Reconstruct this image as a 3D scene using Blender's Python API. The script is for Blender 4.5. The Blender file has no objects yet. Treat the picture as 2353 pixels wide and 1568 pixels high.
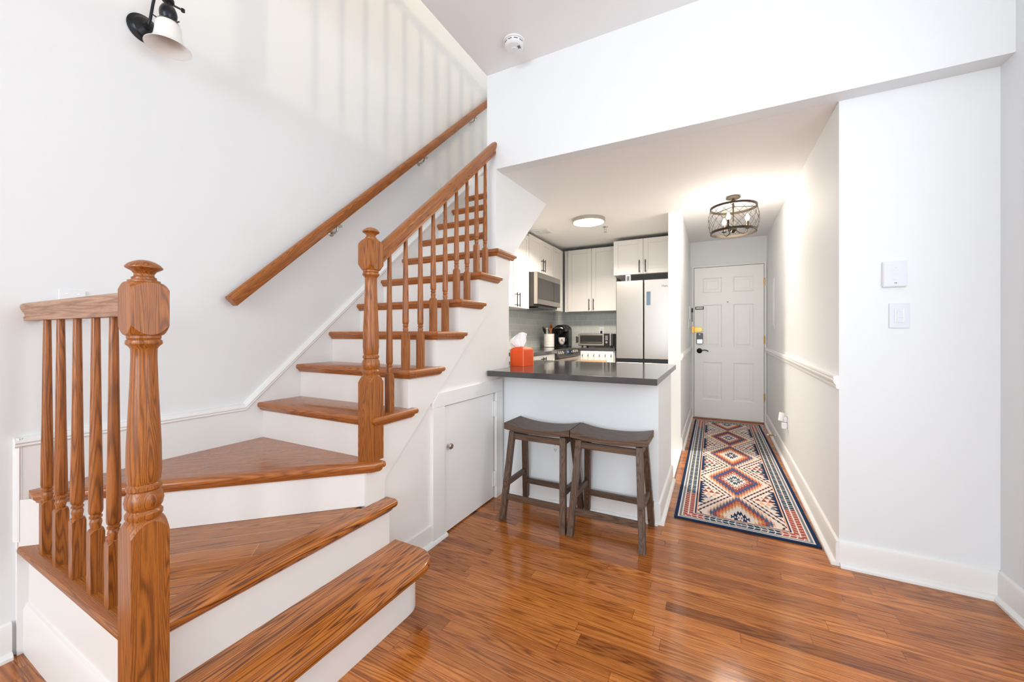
import bpy, bmesh, math, random
from mathutils import Vector, Matrix
random.seed(7)
C = bpy.context.scene.collection
SC = bpy.context.scene
PI = math.pi

# ------------------------------------------------------------------ camera
cam = bpy.data.cameras.new('camera')
cam.lens = 892.0 / 2353.0 * 36.0
cam.sensor_width = 36.0
cam.shift_y = -16.0 / 2353.0
cam.clip_start = 0.02
camo = bpy.data.objects.new('camera', cam)
C.objects.link(camo)
camo.location = (0, 0, 1.137)
camo.rotation_euler = (PI / 2, 0, math.atan(463.5 / 892.0))
SC.camera = camo

# ------------------------------------------------------------------ world, lights, exposure
w = bpy.data.worlds.new('daylight'); SC.world = w
w.use_nodes = True
bg = w.node_tree.nodes['Background']
bg.inputs[0].default_value = (0.84, 0.935, 1.0, 1)
bg.inputs[1].default_value = 1.72
SC.view_settings.view_transform = 'Standard'
SC.view_settings.look = 'None'
SC.view_settings.gamma = 1.0
SC.view_settings.use_curve_mapping = False
SC.view_settings.exposure = 0.17

def area(name, loc, rot, sx, sy, power, col):
    l = bpy.data.lights.new(name, 'AREA'); l.shape = 'RECTANGLE'
    l.size = sx; l.size_y = sy; l.energy = power; l.color = col
    o = bpy.data.objects.new(name, l); C.objects.link(o)
    o.location = loc; o.rotation_euler = rot
    return o
# daylight entering through the windows of the rear wall and of the right wall, all beside or behind the camera
area('window_daylight', (-0.75, -4.62, 1.80), (PI / 2, 0, 0), 1.25, 2.1, 64, (0.86, 0.945, 1.0))
area('window_daylight', (0.50, -4.62, 1.80), (PI / 2, 0, 0), 0.95, 2.1, 53, (0.86, 0.945, 1.0))
area('window_daylight', (1.12, 0.75, 1.75), (PI / 2, 0, PI / 2), 1.6, 1.7, 15, (0.87, 0.95, 1.0))
def point(name, loc, power, col, r):
    l = bpy.data.lights.new(name, 'POINT'); l.energy = power; l.color = col; l.shadow_soft_size = r
    o = bpy.data.objects.new(name, l); C.objects.link(o); o.location = loc
    return o
point('loft_lamp', (0.2, 1.9, 4.8), 46, (1.0, 0.76, 0.52), 0.05)

# ------------------------------------------------------------------ materials
MATS = {}
def nt(name):
    m = bpy.data.materials.new(name); m.use_nodes = True
    n = m.node_tree
    return m, n, n.nodes['Principled BSDF']
def lin(c):
    return tuple((x / 255 / 12.92 if x / 255 <= 0.04045 else ((x / 255 + 0.055) / 1.055) ** 2.4) for x in c)
def plain(name, rgb, rough=0.5, metal=0.0, bump=0.0, bscale=80, spec=0.5, var=0.0, emit=None, estr=0.0, trans=0.0, alpha=1.0, coat=0.0):
    m, n, b = nt(name)
    c = lin(rgb) + (1,)
    b.inputs['Roughness'].default_value = rough
    b.inputs['Metallic'].default_value = metal
    b.inputs['Specular IOR Level'].default_value = spec
    b.inputs['Coat Weight'].default_value = coat
    b.inputs['Transmission Weight'].default_value = trans
    b.inputs['Alpha'].default_value = alpha
    tc = n.nodes.new('ShaderNodeTexCoord')
    no = n.nodes.new('ShaderNodeTexNoise'); no.inputs['Scale'].default_value = bscale; no.inputs['Detail'].default_value = 3
    n.links.new(tc.outputs['Object'], no.inputs['Vector'])
    mx = n.nodes.new('ShaderNodeMix'); mx.data_type = 'RGBA'
    mx.inputs[6].default_value = c
    mx.inputs[7].default_value = tuple(x * (1 - var) for x in c[:3]) + (1,)
    n.links.new(no.outputs['Fac'], mx.inputs[0])
    n.links.new(mx.outputs[2], b.inputs['Base Color'])
    if bump:
        bp = n.nodes.new('ShaderNodeBump'); bp.inputs['Strength'].default_value = bump; bp.inputs['Distance'].default_value = 0.002
        n.links.new(no.outputs['Fac'], bp.inputs['Height']); n.links.new(bp.outputs[0], b.inputs['Normal'])
    if emit:
        b.inputs['Emission Color'].default_value = lin(emit) + (1,)
        b.inputs['Emission Strength'].default_value = estr
    MATS[name] = m
    return m

class NB:
    """small node builder"""
    def __init__(s, tree): s.t = tree
    def math(s, op, a, b=0.0, c=0.0):
        n = s.t.nodes.new('ShaderNodeMath'); n.operation = op
        for i, v in enumerate((a, b, c)):
            if isinstance(v, (int, float)): n.inputs[i].default_value = v
            else: s.t.links.new(v, n.inputs[i])
        return n.outputs[0]
    def xyz(s, x, y, z):
        n = s.t.nodes.new('ShaderNodeCombineXYZ')
        for i, v in enumerate((x, y, z)):
            if isinstance(v, (int, float)): n.inputs[i].default_value = v
            else: s.t.links.new(v, n.inputs[i])
        return n.outputs[0]
    def sep(s, v):
        n = s.t.nodes.new('ShaderNodeSeparateXYZ'); s.t.links.new(v, n.inputs[0]); return n.outputs
    def noise(s, v, scale, detail=2, rough=0.5, dist=0.0):
        n = s.t.nodes.new('ShaderNodeTexNoise'); s.t.links.new(v, n.inputs['Vector'])
        n.inputs['Scale'].default_value = scale; n.inputs['Detail'].default_value = detail
        n.inputs['Roughness'].default_value = rough; n.inputs['Distortion'].default_value = dist
        return n.outputs['Fac']
    def white(s, v):
        n = s.t.nodes.new('ShaderNodeTexWhiteNoise'); n.noise_dimensions = '3D'; s.t.links.new(v, n.inputs['Vector'])
        return n.outputs['Value']
    def ramp(s, f, stops, interp='LINEAR'):
        n = s.t.nodes.new('ShaderNodeValToRGB'); s.t.links.new(f, n.inputs[0]); n.color_ramp.interpolation = interp
        e = n.color_ramp.elements
        while len(e) < len(stops): e.new(0.5)
        for i, (p, c) in enumerate(stops):
            e[i].position = p; e[i].color = (tuple(c) + (1,)) if len(c) == 3 else c
        return n.outputs[0]
    def mix(s, f, a, b, mode='MIX'):
        n = s.t.nodes.new('ShaderNodeMix'); n.data_type = 'RGBA'; n.blend_type = mode
        for i, v in ((0, f), (6, a), (7, b)):
            if isinstance(v, (int, float)): n.inputs[i].default_value = v
            elif isinstance(v, tuple): n.inputs[i].default_value = v + (1,) if len(v) == 3 else v
            else: s.t.links.new(v, n.inputs[i])
        return n.outputs[2]

def wood(name, axis, light, mid, dark, rough=0.3, plank=None, plank_len=0.9, tones=None, gap=0.02, fig=1.0, coat=0.0, gapcol=(84, 46, 24), bands=84, pore=0.75, stretch=0.42, tilt=0.0, turn=0.0):
    """oak-like stained wood, grain running along AXIS; PLANK = board width laid side by side (boards along x)"""
    m, t, b = nt(name)
    k = NB(t)
    tc = t.nodes.new('ShaderNodeTexCoord')
    oi = t.nodes.new('ShaderNodeObjectInfo')
    vec = tc.outputs['Object']
    if tilt or turn:
        mp = t.nodes.new('ShaderNodeMapping'); mp.inputs['Rotation'].default_value = (-tilt, 0, -turn)
        t.links.new(vec, mp.inputs['Vector']); vec = mp.outputs[0]
    s = k.sep(vec)
    r = oi.outputs['Random']
    i = 'xyz'.index(axis)
    along = s[i]; a2 = s[(i + 1) % 3]; a3 = s[(i + 2) % 3]
    gapmask = None; tone = None
    if plank:
        across = a2
        row = k.math('FLOOR', k.math('DIVIDE', across, plank))
        shift = k.math('MULTIPLY', k.white(k.xyz(row, 3.7, 1.1)), plank_len)
        pos = k.math('DIVIDE', k.math('ADD', along, shift), plank_len)
        colm = k.math('FLOOR', pos)
        pid = k.white(k.xyz(row, colm, 5.3))
        fy = k.math('FRACT', k.math('DIVIDE', across, plank))
        fx = k.math('FRACT', pos)
        g1 = k.math('LESS_THAN', fy, gap)
        g2 = k.math('LESS_THAN', fx, gap * plank / plank_len)
        gapmask = k.math('MAXIMUM', g1, g2)
        tone = pid
        along = k.math('ADD', along, k.math('MULTIPLY', pid, 37.0))
        a3 = k.math('ADD', a3, k.math('MULTIPLY', pid, 11.0))
    else:
        along = k.math('ADD', along, k.math('MULTIPLY', r, 23.0))
        a3 = k.math('ADD', a3, k.math('MULTIPLY', r, 7.0))
    v1 = k.xyz(k.math('MULTIPLY', along, stretch), k.math('MULTIPLY', a2, 9.0), k.math('MULTIPLY', a3, 9.0))
    n1 = k.noise(v1, 1.7 * fig, 2, 0.45, 0.25)
    rings = k.math('SINE', k.math('MULTIPLY', n1, float(bands) * 6.2832 / 2.4))
    rings = k.math('MULTIPLY_ADD', rings, 0.5, 0.5)
    v2 = k.xyz(k.math('MULTIPLY', along, 9.0), k.math('MULTIPLY', a2, 240.0), k.math('MULTIPLY', a3, 240.0))
    n2 = k.noise(v2, 2.2, 2, 0.6)
    n3 = k.noise(v1, 0.8, 2)
    c = k.ramp(rings, [(0.0, lin(dark)), (0.34, lin(mid)), (1.0, lin(light))])
    pores = k.ramp(n2, [(0.34, (0.62, 0.54, 0.48)), (0.50, (1, 1, 1))])
    c = k.mix(pore, c, pores, 'MULTIPLY')
    c = k.mix(0.45, c, k.ramp(n3, [(0.3, (0.86, 0.83, 0.80)), (0.7, (1.12, 1.12, 1.12))]), 'MULTIPLY')
    if tone is not None:
        c = k.mix(0.85, c, k.ramp(tone, tones or [(0.0, (0.50, 0.44, 0.40)), (0.22, (0.80, 0.76, 0.73)), (0.65, (1.0, 1.0, 1.0)), (1.0, (1.30, 1.36, 1.42))]), 'MULTIPLY')
        c = k.mix(gapmask, c, lin(gapcol))
    t.links.new(c, b.inputs['Base Color'])
    b.inputs['Roughness'].default_value = rough
    b.inputs['Coat Weight'].default_value = coat
    b.inputs['Coat Roughness'].default_value = 0.08
    bp = t.nodes.new('ShaderNodeBump'); bp.inputs['Strength'].default_value = 0.10; bp.inputs['Distance'].default_value = 0.001
    t.links.new(n2, bp.inputs['Height']); t.links.new(bp.outputs[0], b.inputs['Normal'])
    MATS[name] = m
    return m

def tiles(name, ax, ay, w_, h_, c1, c2, grout, rough=0.15, offset=0.5, mortar=0.0016):
    m, t, b = nt(name); k = NB(t)
    tc = t.nodes.new('ShaderNodeTexCoord'); s = k.sep(tc.outputs['Object'])
    v = k.xyz(s['xyz'.index(ax)], s['xyz'.index(ay)], 0.0)
    br = t.nodes.new('ShaderNodeTexBrick'); t.links.new(v, br.inputs['Vector'])
    br.offset = offset; br.inputs['Scale'].default_value = 1.0
    br.inputs['Color1'].default_value = lin(c1) + (1,); br.inputs['Color2'].default_value = lin(c2) + (1,)
    br.inputs['Mortar'].default_value = lin(grout) + (1,)
    br.inputs['Mortar Size'].default_value = mortar; br.inputs['Brick Width'].default_value = w_; br.inputs['Row Height'].default_value = h_
    t.links.new(br.outputs['Color'], b.inputs['Base Color'])
    b.inputs['Roughness'].default_value = rough
    bp = t.nodes.new('ShaderNodeBump'); bp.invert = True; bp.inputs['Strength'].default_value = 0.4; bp.inputs['Distance'].default_value = 0.001
    t.links.new(br.outputs['Fac'], bp.inputs['Height']); t.links.new(bp.outputs[0], b.inputs['Normal'])
    MATS[name] = m
    return m

plain('wall_paint', (238, 240, 241), 0.6, bump=0.06, bscale=160, var=0.01)
plain('wall_cool', (238, 241, 243), 0.6, bump=0.05, bscale=160, var=0.01)
plain('ceiling_paint', (247, 246, 246), 0.8, bump=0.1, bscale=220, var=0.02)
plain('trim_paint', (242, 241, 239), 0.35, bump=0.02, bscale=60)
plain('stair_white', (240, 236, 232), 0.42, bump=0.05, bscale=90)
plain('door_paint', (250, 249, 247), 0.4)
plain('cabinet_white', (236, 232, 226), 0.35)
plain('plastic_white', (240, 240, 242), 0.35)
plain('plastic_cool', (226, 228, 238), 0.3)
plain('plastic_grey', (205, 205, 208), 0.4)
plain('black_metal', (32, 30, 29), 0.4, metal=0.6)
plain('black_iron', (30, 33, 38), 0.3, metal=0.3)
plain('bronze', (62, 54, 44), 0.45, metal=0.7)
plain('black_plastic', (18, 18, 19), 0.25)
plain('gap_shade', (40, 36, 33), 0.8)  # dark colour standing in for the shade inside gaps and slots
plain('dark_grey', (62, 60, 58), 0.4, metal=0.3)
plain('stainless', (172, 167, 162), 0.33, metal=1.0, var=0.05, bscale=12)
plain('nickel', (190, 186, 178), 0.25, metal=1.0)
plain('brass', (205, 150, 75), 0.3, metal=0.9)
plain('gold', (205, 175, 110), 0.35, metal=0.8)
plain('counter_quartz', (76, 74, 74), 0.13, var=0.25, bscale=900, coat=0.2)
plain('range_glass', (20, 20, 22), 0.06)
plain('oven_glass', (44, 42, 40), 0.2, spec=0.3)
plain('display_black', (22, 24, 30), 0.15)
plain('display_blue', (60, 110, 170), 0.3, emit=(90, 150, 220), estr=0.5)
plain('panel_mirror', (120, 138, 150), 0.12, metal=0.8)
plain('milk_glass', (246, 244, 240), 0.25, trans=0.0)
plain('orange_leather', (238, 82, 18), 0.55, bump=0.5, bscale=240, var=0.12)
plain('orange_stitch', (246, 170, 120), 0.7)
plain('tissue_paper', (250, 248, 248), 0.9)
plain('ceramic_white', (240, 236, 230), 0.3)
plain('ink_black', (20, 20, 22), 0.6)
plain('wood_spoon', (176, 128, 78), 0.6, var=0.2, bscale=40)
plain('wood_orange', (204, 118, 52), 0.5, var=0.2, bscale=40)
plain('steel_wire', (150, 150, 150), 0.25, metal=1.0)
plain('board_wood', (214, 176, 138), 0.6, var=0.15, bscale=30)
plain('bulb_glow', (255, 240, 210), 0.3, emit=(255, 214, 150), estr=9.0)
plain('lamp_disc', (255, 252, 246), 0.4, emit=(255, 246, 232), estr=5.0)
plain('rug_side', (28, 42, 66), 0.95)

OAKL, OAKM, OAKD = (174, 103, 40), (160, 92, 34), (126, 72, 28)
for ax in 'xyz':
    wood('oak_' + ax, ax, OAKL, OAKM, OAKD, rough=0.36, coat=0.08)
wood('oak_rail', 'y', OAKL, OAKM, OAKD, rough=0.34, coat=0.08, tilt=math.atan(0.905))
wood('oak_tread', 'x', (182, 108, 48), (170, 98, 42), (142, 82, 36), rough=0.24, coat=0.3)
wood('oak_step', 'y', (192, 116, 44), (174, 98, 34), (100, 56, 24), rough=0.27, coat=0.2, bands=58)
wood('oak_reflection', 'x', (190, 148, 120), (180, 136, 108), (156, 114, 90), rough=0.45, bands=40)  # handrail oak, the pale light reflected on it put into the colour
DIAG = math.atan2(0.694, 0.720)
wood('oak_winder', 'x', (182, 108, 48), (170, 98, 42), (142, 82, 36), rough=0.24, coat=0.3, turn=DIAG)
wood('oak_landing', 'x', (194, 120, 46), (178, 104, 36), (128, 72, 28), rough=0.25, plank=0.083, plank_len=9.0, tones=[(0.0, (0.84, 0.82, 0.80)), (1.0, (1.12, 1.13, 1.14))], coat=0.2, gap=0.018, gapcol=(214, 170, 118), turn=DIAG)
wood('floor_oak', 'x', (194, 120, 58), (182, 108, 48), (144, 80, 34), rough=0.12, plank=0.057, plank_len=0.85, coat=0.1, gap=0.022, fig=0.9, bands=52)
wood('stool_wood', 'x', (104, 80, 62), (92, 70, 54), (72, 54, 42), rough=0.45, bands=46)
wood('stool_leg_wood', 'z', (104, 80, 62), (92, 70, 54), (72, 54, 42), rough=0.45, bands=46)
tiles('tile_back', 'x', 'z', 0.152, 0.076, (216, 220, 212), (207, 212, 205), (240, 238, 230), mortar=0.003)
tiles('tile_left', 'y', 'z', 0.152, 0.076, (214, 218, 211), (205, 210, 204), (238, 236, 228), mortar=0.003)
tiles('tile_floor', 'x', 'y', 0.30, 0.30, (232, 228, 220), (226, 222, 214), (196, 190, 182), rough=0.3, offset=0.0, mortar=0.004)

# ------------------------------------------------------------------ mesh builder
class MB:
    def __init__(s): s.v = []; s.f = []; s.merge = False
    def add(s, vs, fs):
        o = len(s.v); s.v += [Vector(p) for p in vs]; s.f += [tuple(i + o for i in f) for f in fs]; return s
    def box(s, x0, x1, y0, y1, z0, z1):
        return s.add([(x0, y0, z0), (x1, y0, z0), (x1, y1, z0), (x0, y1, z0), (x0, y0, z1), (x1, y0, z1), (x1, y1, z1), (x0, y1, z1)],
                     [(0, 3, 2, 1), (4, 5, 6, 7), (0, 1, 5, 4), (1, 2, 6, 5), (2, 3, 7, 6), (3, 0, 4, 7)])
    def rings(s, rs, caps=True, closed=True):
        n = len(rs[0]); vs = [p for r in rs for p in r]; fs = []
        for j in range(len(rs) - 1):
            for i in range(n if closed else n - 1):
                a = j * n + i; b2 = j * n + (i + 1) % n
                fs.append((a, b2, b2 + n, a + n))
        if caps:
            fs.append(tuple(range(n - 1, -1, -1))); fs.append(tuple(range((len(rs) - 1) * n, len(rs) * n)))
        return s.add(vs, fs)
    def prism(s, poly, axis, a0, a1):
        def P(p, a):
            return {'x': (a, p[0], p[1]), 'y': (p[0], a, p[1]), 'z': (p[0], p[1], a)}[axis]
        return s.rings([[P(p, a0) for p in poly], [P(p, a1) for p in poly]])
    def lathe(s, prof, c=(0, 0, 0), segs=24, axis='z'):
        rs = []
        for r, z in prof:
            ring = []
            for i in range(segs):
                a = 2 * PI * i / segs
                p = (max(r, 1e-5) * math.cos(a), max(r, 1e-5) * math.sin(a), z)
                if axis == 'x': p = (p[2], p[0], p[1])
                elif axis == 'y': p = (p[0], p[2], p[1])
                ring.append((p[0] + c[0], p[1] + c[1], p[2] + c[2]))
            rs.append(ring)
        return s.rings(rs)
    def turned(s, prof, c, h, segs=48):
        """lathe whose section is a square of half side h where the radius allows (turned posts with square blocks)"""
        rs = []; nf, na = 5, max(3, segs // 5)
        for z, R in prof:
            ring = []
            fc = 0.0 if R <= h else (PI / 4 if R >= h * 1.41421 else math.acos(h / R))
            for q in range(4):
                an = [-fc + 2 * fc * i / (nf - 1) for i in range(nf)] + [fc + (PI / 2 - 2 * fc) * (i + 1) / (na + 1) for i in range(na)]
                for a in an:
                    r = max(min(h / max(abs(math.cos(a)), abs(math.sin(a))), R), 1e-5)
                    ring.append((c[0] + r * math.cos(a + q * PI / 2), c[1] + r * math.sin(a + q * PI / 2), z))
            rs.append(ring)
        s.merge = True
        return s.rings(rs)
    def tube(s, path, r, segs=10, radii=None):
        path = [Vector(p) for p in path]; rs = []; n = len(path)
        t0 = (path[1] - path[0]).normalized()
        ref = Vector((0, 0, 1)) if abs(t0.z) < 0.9 else Vector((1, 0, 0))
        u = t0.cross(ref).normalized()
        for i, p in enumerate(path):
            t = (path[min(i + 1, n - 1)] - path[max(i - 1, 0)]).normalized()
            u = (u - t * u.dot(t)).normalized(); v = t.cross(u)
            rr = radii[i] if radii else r
            rs.append([p + (u * math.cos(2 * PI * j / segs) + v * math.sin(2 * PI * j / segs)) * rr for j in range(segs)])
        return s.rings(rs)
    def torus(s, c, R, r, segs=48, sub=8, flat=None):
        rs = []
        for i in range(segs):
            a = 2 * PI * i / segs
            ring = []
            for j in range(sub):
                b = 2 * PI * j / sub
                rr = R + (flat[0] if flat else r) * math.cos(b); z = (flat[1] if flat else r) * math.sin(b)
                ring.append((c[0] + rr * math.cos(a), c[1] + rr * math.sin(a), c[2] + z))
            rs.append(ring)
        rs.append(rs[0])
        return s.rings(rs, caps=False)
    def sweep(s, prof, p0, p1, up=(0, 0, 1)):
        """profile points (side, up) swept straight from p0 to p1"""
        p0 = Vector(p0); p1 = Vector(p1); t = (p1 - p0).normalized(); up = Vector(up)
        side = t.cross(up).normalized(); u2 = side.cross(t).normalized()
        return s.rings([[p + side * a + u2 * b for a, b in prof] for p in (p0, p1)])
    def sweepv(s, prof, p0, p1, side):
        """profile (side, z) kept vertical (plumb cuts) swept from p0 to p1"""
        p0 = Vector(p0); p1 = Vector(p1); side = Vector(side)
        return s.rings([[p + side * a + Vector((0, 0, b)) for a, b in prof] for p in (p0, p1)])
    def xform(s, M, start=0):
        for i in range(start, len(s.v)): s.v[i] = M @ s.v[i]
        return s
    def build(s, name, mat, parent=None, bevel=0.0, smooth=40, origin=None, segs=2, props=None):
        if parent is not None: org = Vector(parent['_w'])
        pts = s.v
        lo = Vector((min(p.x for p in pts), min(p.y for p in pts), min(p.z for p in pts)))
        hi = Vector((max(p.x for p in pts), max(p.y for p in pts), max(p.z for p in pts)))
        base = Vector(origin) if origin is not None else Vector(((lo.x + hi.x) / 2, (lo.y + hi.y) / 2, lo.z))
        me = bpy.data.meshes.new(name)
        me.from_pydata([tuple(p - base) for p in pts], [], s.f)
        bm = bmesh.new(); bm.from_mesh(me)
        if s.merge:
            bmesh.ops.remove_doubles(bm, verts=bm.verts, dist=2e-5)
            bmesh.ops.dissolve_degenerate(bm, edges=bm.edges, dist=1e-6)
        bmesh.ops.recalc_face_normals(bm, faces=bm.faces); bm.to_mesh(me); bm.free()
        o = bpy.data.objects.new(name, me); C.objects.link(o)
        me.materials.append(MATS[mat])
        if smooth:
            me.shade_smooth(); me.set_sharp_from_angle(angle=math.radians(smooth))
        if bevel:
            md = o.modifiers.new('edge', 'BEVEL'); md.width = bevel; md.segments = segs; md.limit_method = 'ANGLE'; md.angle_limit = math.radians(40)
            md.harden_normals = True
        o['_w'] = tuple(base)
        if parent is not None:
            o.parent = parent; o.location = base - org
        else:
            o.location = base
        if props:
            for k_, v_ in props.items(): o[k_] = v_
        return o

def thing(name, label, cat, loc, group=None):
    o = bpy.data.objects.new(name, None); C.objects.link(o)
    o.empty_display_size = 0.1
    o.location = loc; o['_w'] = tuple(loc); o['label'] = label; o['category'] = cat
    if group: o['group'] = group
    return o
def tag(o, label, cat, group=None):
    o['label'] = label; o['category'] = cat
    if group: o['group'] = group
    return o
def struct(name, mb, mat, bevel=0.0, label=None, **kw):
    o = mb.build(name, mat, bevel=bevel, **kw); o['kind'] = 'structure'
    if label: o['label'] = label
    return o
def dup(root, loc, label=None, group=None):
    r = root.copy(); C.objects.link(r); r.location = loc; r['_w'] = tuple(loc)
    if label: r['label'] = label
    if group: r['group'] = group
    for ch in list(root.children):
        c = ch.copy(); C.objects.link(c); c.parent = r
        for g in list(ch.children):
            d = g.copy(); C.objects.link(d); d.parent = c
    return r
def text_mesh(txt, size, name, mat, parent, M, ext=0.0006, align='CENTER'):
    cu = bpy.data.curves.new(name, 'FONT'); cu.body = txt; cu.size = size; cu.extrude = ext; cu.align_x = align; cu.align_y = 'CENTER'
    o = bpy.data.objects.new(name + '_text', cu); C.objects.link(o)
    dg = bpy.context.evaluated_depsgraph_get()
    me = bpy.data.meshes.new_from_object(o.evaluated_get(dg))
    bpy.data.objects.remove(o)
    me.transform(M)
    org = Vector(parent['_w'])
    c = sum((v.co for v in me.vertices), Vector()) / len(me.vertices)
    me.transform(Matrix.Translation(-c))
    ob = bpy.data.objects.new(name, me); C.objects.link(ob); ob.parent = parent; ob.location = c - org; ob['_w'] = tuple(c)
    me.materials.clear(); me.materials.append(MATS[mat])
    return ob

# ------------------------------------------------------------------ key dimensions
R = 0.192                                   # stair rise
def YN(k): return 1.223 + 0.2185 * (k - 4)  # nosing line of the straight flight
WL = -2.2                                   # left wall face
SX = -1.345                                 # outer face of the stair side
BY = 2.345                                  # front face of the upper wall over the kitchen
TY = 2.44                                   # wall with the thermostat
RX = 1.09                                   # right wall
def zc(y): return 2.285 + 0.03 * (y - BY)   # low ceiling of kitchen and hall
def xr(y): return 0.547 + 0.0155 * (y - TY) # right wall of the hall
HX = -0.285                                 # left wall of the hall
DY = 5.87                                   # wall of the entry door
KY = 5.6                                    # back wall of the kitchen
CEIL = 2.955
KC = 0.955                                  # kitchen counter top
BC = 0.892                                  # breakfast bar top

# ------------------------------------------------------------------ shell
struct('floor', MB().box(-2.3, 1.3, -4.6, 6.0, -0.06, 0.0), 'floor_oak', label='glossy oak strip floor', smooth=0, origin=(0, 0, 0))
struct('floor_kitchen', MB().box(-2.2, HX - 0.005, 2.62, KY, 0.0, 0.006), 'tile_floor', label='white square kitchen floor tiles', smooth=0, origin=(0, 0, 0))
struct('wall_left', MB().box(-2.34, WL, -4.6, 6.0, 0, 5.3), 'wall_paint', label='tall white wall along the staircase')
struct('wall_right', MB().box(RX, RX + 0.12, 1.60, TY + 0.12, 0, 5.3).box(RX, RX + 0.12, -4.6, -0.1, 0, 5.3).box(RX, RX + 0.12, -0.1, 1.60, 0, 0.85).box(RX, RX + 0.12, -0.1, 1.60, 2.65, 5.3), 'wall_cool', label='white wall at the right edge')
struct('wall_front', MB().prism([(xr(TY), TY), (RX + 0.1, TY), (RX + 0.1, TY + 0.14), (xr(TY), TY + 0.14)], 'z', 0, zc(TY)), 'wall_cool', label='white wall with the thermostat', bevel=0.002)
struct('wall_hall', MB().prism([(xr(TY + .14), TY + .14), (xr(DY), DY), (xr(DY) + 0.12, DY), (xr(TY + .14) + 0.12, TY + .14)], 'z', 0, 2.6), 'wall_paint', label='right wall of the entry hall')
# upper wall over the kitchen opening, its left end meets the staircase
struct('wall_upper', MB().box(-1.416, RX, BY, TY, zc(BY), CEIL), 'wall_cool', label='white wall above the kitchen opening')
struct('ceiling', MB().box(-1.416, RX, -4.6, TY, CEIL, CEIL + 0.29), 'ceiling_paint', label='grey white living room ceiling')
lo = MB().prism([(TY - 0.002, zc(TY)), (6.0, zc(6.0)), (6.0, 2.7), (TY - 0.002, 2.7)], 'x', SX - 0.07, RX)
lo.prism([(3.27, zc(3.27)), (6.0, zc(6.0)), (6.0, 2.7), (3.27, 2.7)], 'x', WL, SX - 0.07)
struct('ceiling_low', lo, 'ceiling_paint', label='low ceiling over kitchen and hall')
# sloping underside of the stairs over the kitchen corner
struct('ceiling_stair', MB().prism([(2.50, 1.640), (3.28, 2.32), (3.28, 2.42), (2.50, 1.735)], 'x', WL, SX - 0.07), 'ceiling_paint', label='sloping underside of the stairs')
# wall beside the stairs, cut along the slope over the kitchen
wk = MB().prism([(BY, 1.701), (2.573, 1.701), (3.262, zc(3.262)), (3.262, 2.72), (TY - .001, 2.72), (TY - .001, zc(BY)), (BY, zc(BY))], 'x', -1.416, SX)
wk.box(-1.416, SX - 0.07 + 0.069, TY, 6.0, 2.72, 3.245)
struct('wall_kitchen', wk, 'wall_paint', label='white wall between stairs and kitchen')
def saw(y0, y1, kmax, drop):
    pts = []
    for k in range(4, kmax + 1):
        yr = YN(k) + 0.032
        pts += [(yr, R * (k - 1) - drop), (yr, R * k - drop)]
    return pts
# closed side of the staircase (below the steps) with the closet opening
ws = MB()
top = saw(1.21, 2.557, 9, 0.028)
d0, d1, dz = 1.757, 2.342, 0.733
left = [(1.214, 0), (d0, 0), (d0, dz), (d1, dz), (d1, 0), (2.557, 0), (2.557, 1.70)] + [p for p in reversed(top)] + [(1.214, top[0][1])]
ws.prism(left, 'x', -1.415, -1.355)
struct('wall_stair', ws, 'stair_white', label='white panelled side of the staircase', smooth=0)
struct('wall_closet', MB().box(WL, -1.415, 2.52, 2.557, 0, 1.69), 'wall_paint', label='back of the closet under the stairs')
# stringer board following the steps
sb = MB()
low = lambda y: 0.47 + 0.882 * (y - 1.316)
poly = [(1.21, 0.30), (1.316, 0.30), (1.316, low(1.316)), (2.557, low(2.557)), (2.557, 1.70)] + [p for p in reversed(top)] + [(1.21, top[0][1])]
sb.prism(poly, 'x', -1.356, SX)
struct('trim_1', sb, 'stair_white', label='white stringer board under the step ends', smooth=0)
# bar wall under the counter
struct('wall_bar', MB().box(SX - 0.01, -0.294, 2.465, 3.246, 0, BC - 0.0365), 'wall_cool', label='white half wall under the breakfast bar', bevel=0.002)
# stub wall and left hall wall
struct('wall_divider', MB().box(HX - 0.115, HX, 4.12, DY, 0, 2.6), 'wall_paint', label='white wall end beside the refrigerator', bevel=0.002)
struct('wall_back', MB().box(WL, HX - 0.115, KY, KY + 0.12, 0, 2.6), 'wall_paint', label='kitchen back wall')
dw = MB().box(HX - 0.1, -0.262, DY, DY + 0.12, 0, 2.6).box(0.590, xr(DY) + 0.1, DY, DY + 0.12, 0, 2.6).box(-0.262, 0.590, DY, DY + 0.12, 2.045, 2.6)
struct('wall_entry', dw, 'wall_paint', label='wall around the entry door')
# loft above (seen only through its light and shade)
struct('wall_loft', MB().box(-2.3, RX + 0.1, 5.4, 5.5, 2.7, 5.3), 'wall_paint', label='back wall of the loft')
struct('ceiling_loft', MB().box(-2.34, RX + 0.12, -4.6, 5.5, 5.3, 5.4), 'ceiling_paint', label='loft ceiling')
struct('wall_loft_front', MB().box(-2.3, RX, -4.62, -4.5, 3.3, 5.3), 'wall_paint', label='front wall of the loft')
# living room wall behind with two tall windows
bw = MB().box(-2.3, -1.40, -4.72, -4.6, 0, 3.3).box(-0.10, 0.0, -4.72, -4.6, 0, 3.3).box(1.0, 1.3, -4.72, -4.6, 0, 3.3)
bw.box(-1.40, 1.0, -4.72, -4.6, 0, 0.7).box(-1.40, 1.0, -4.72, -4.6, 2.9, 3.3)
struct('wall_rear', bw, 'wall_paint', label='wall with tall windows behind the viewer')

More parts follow.
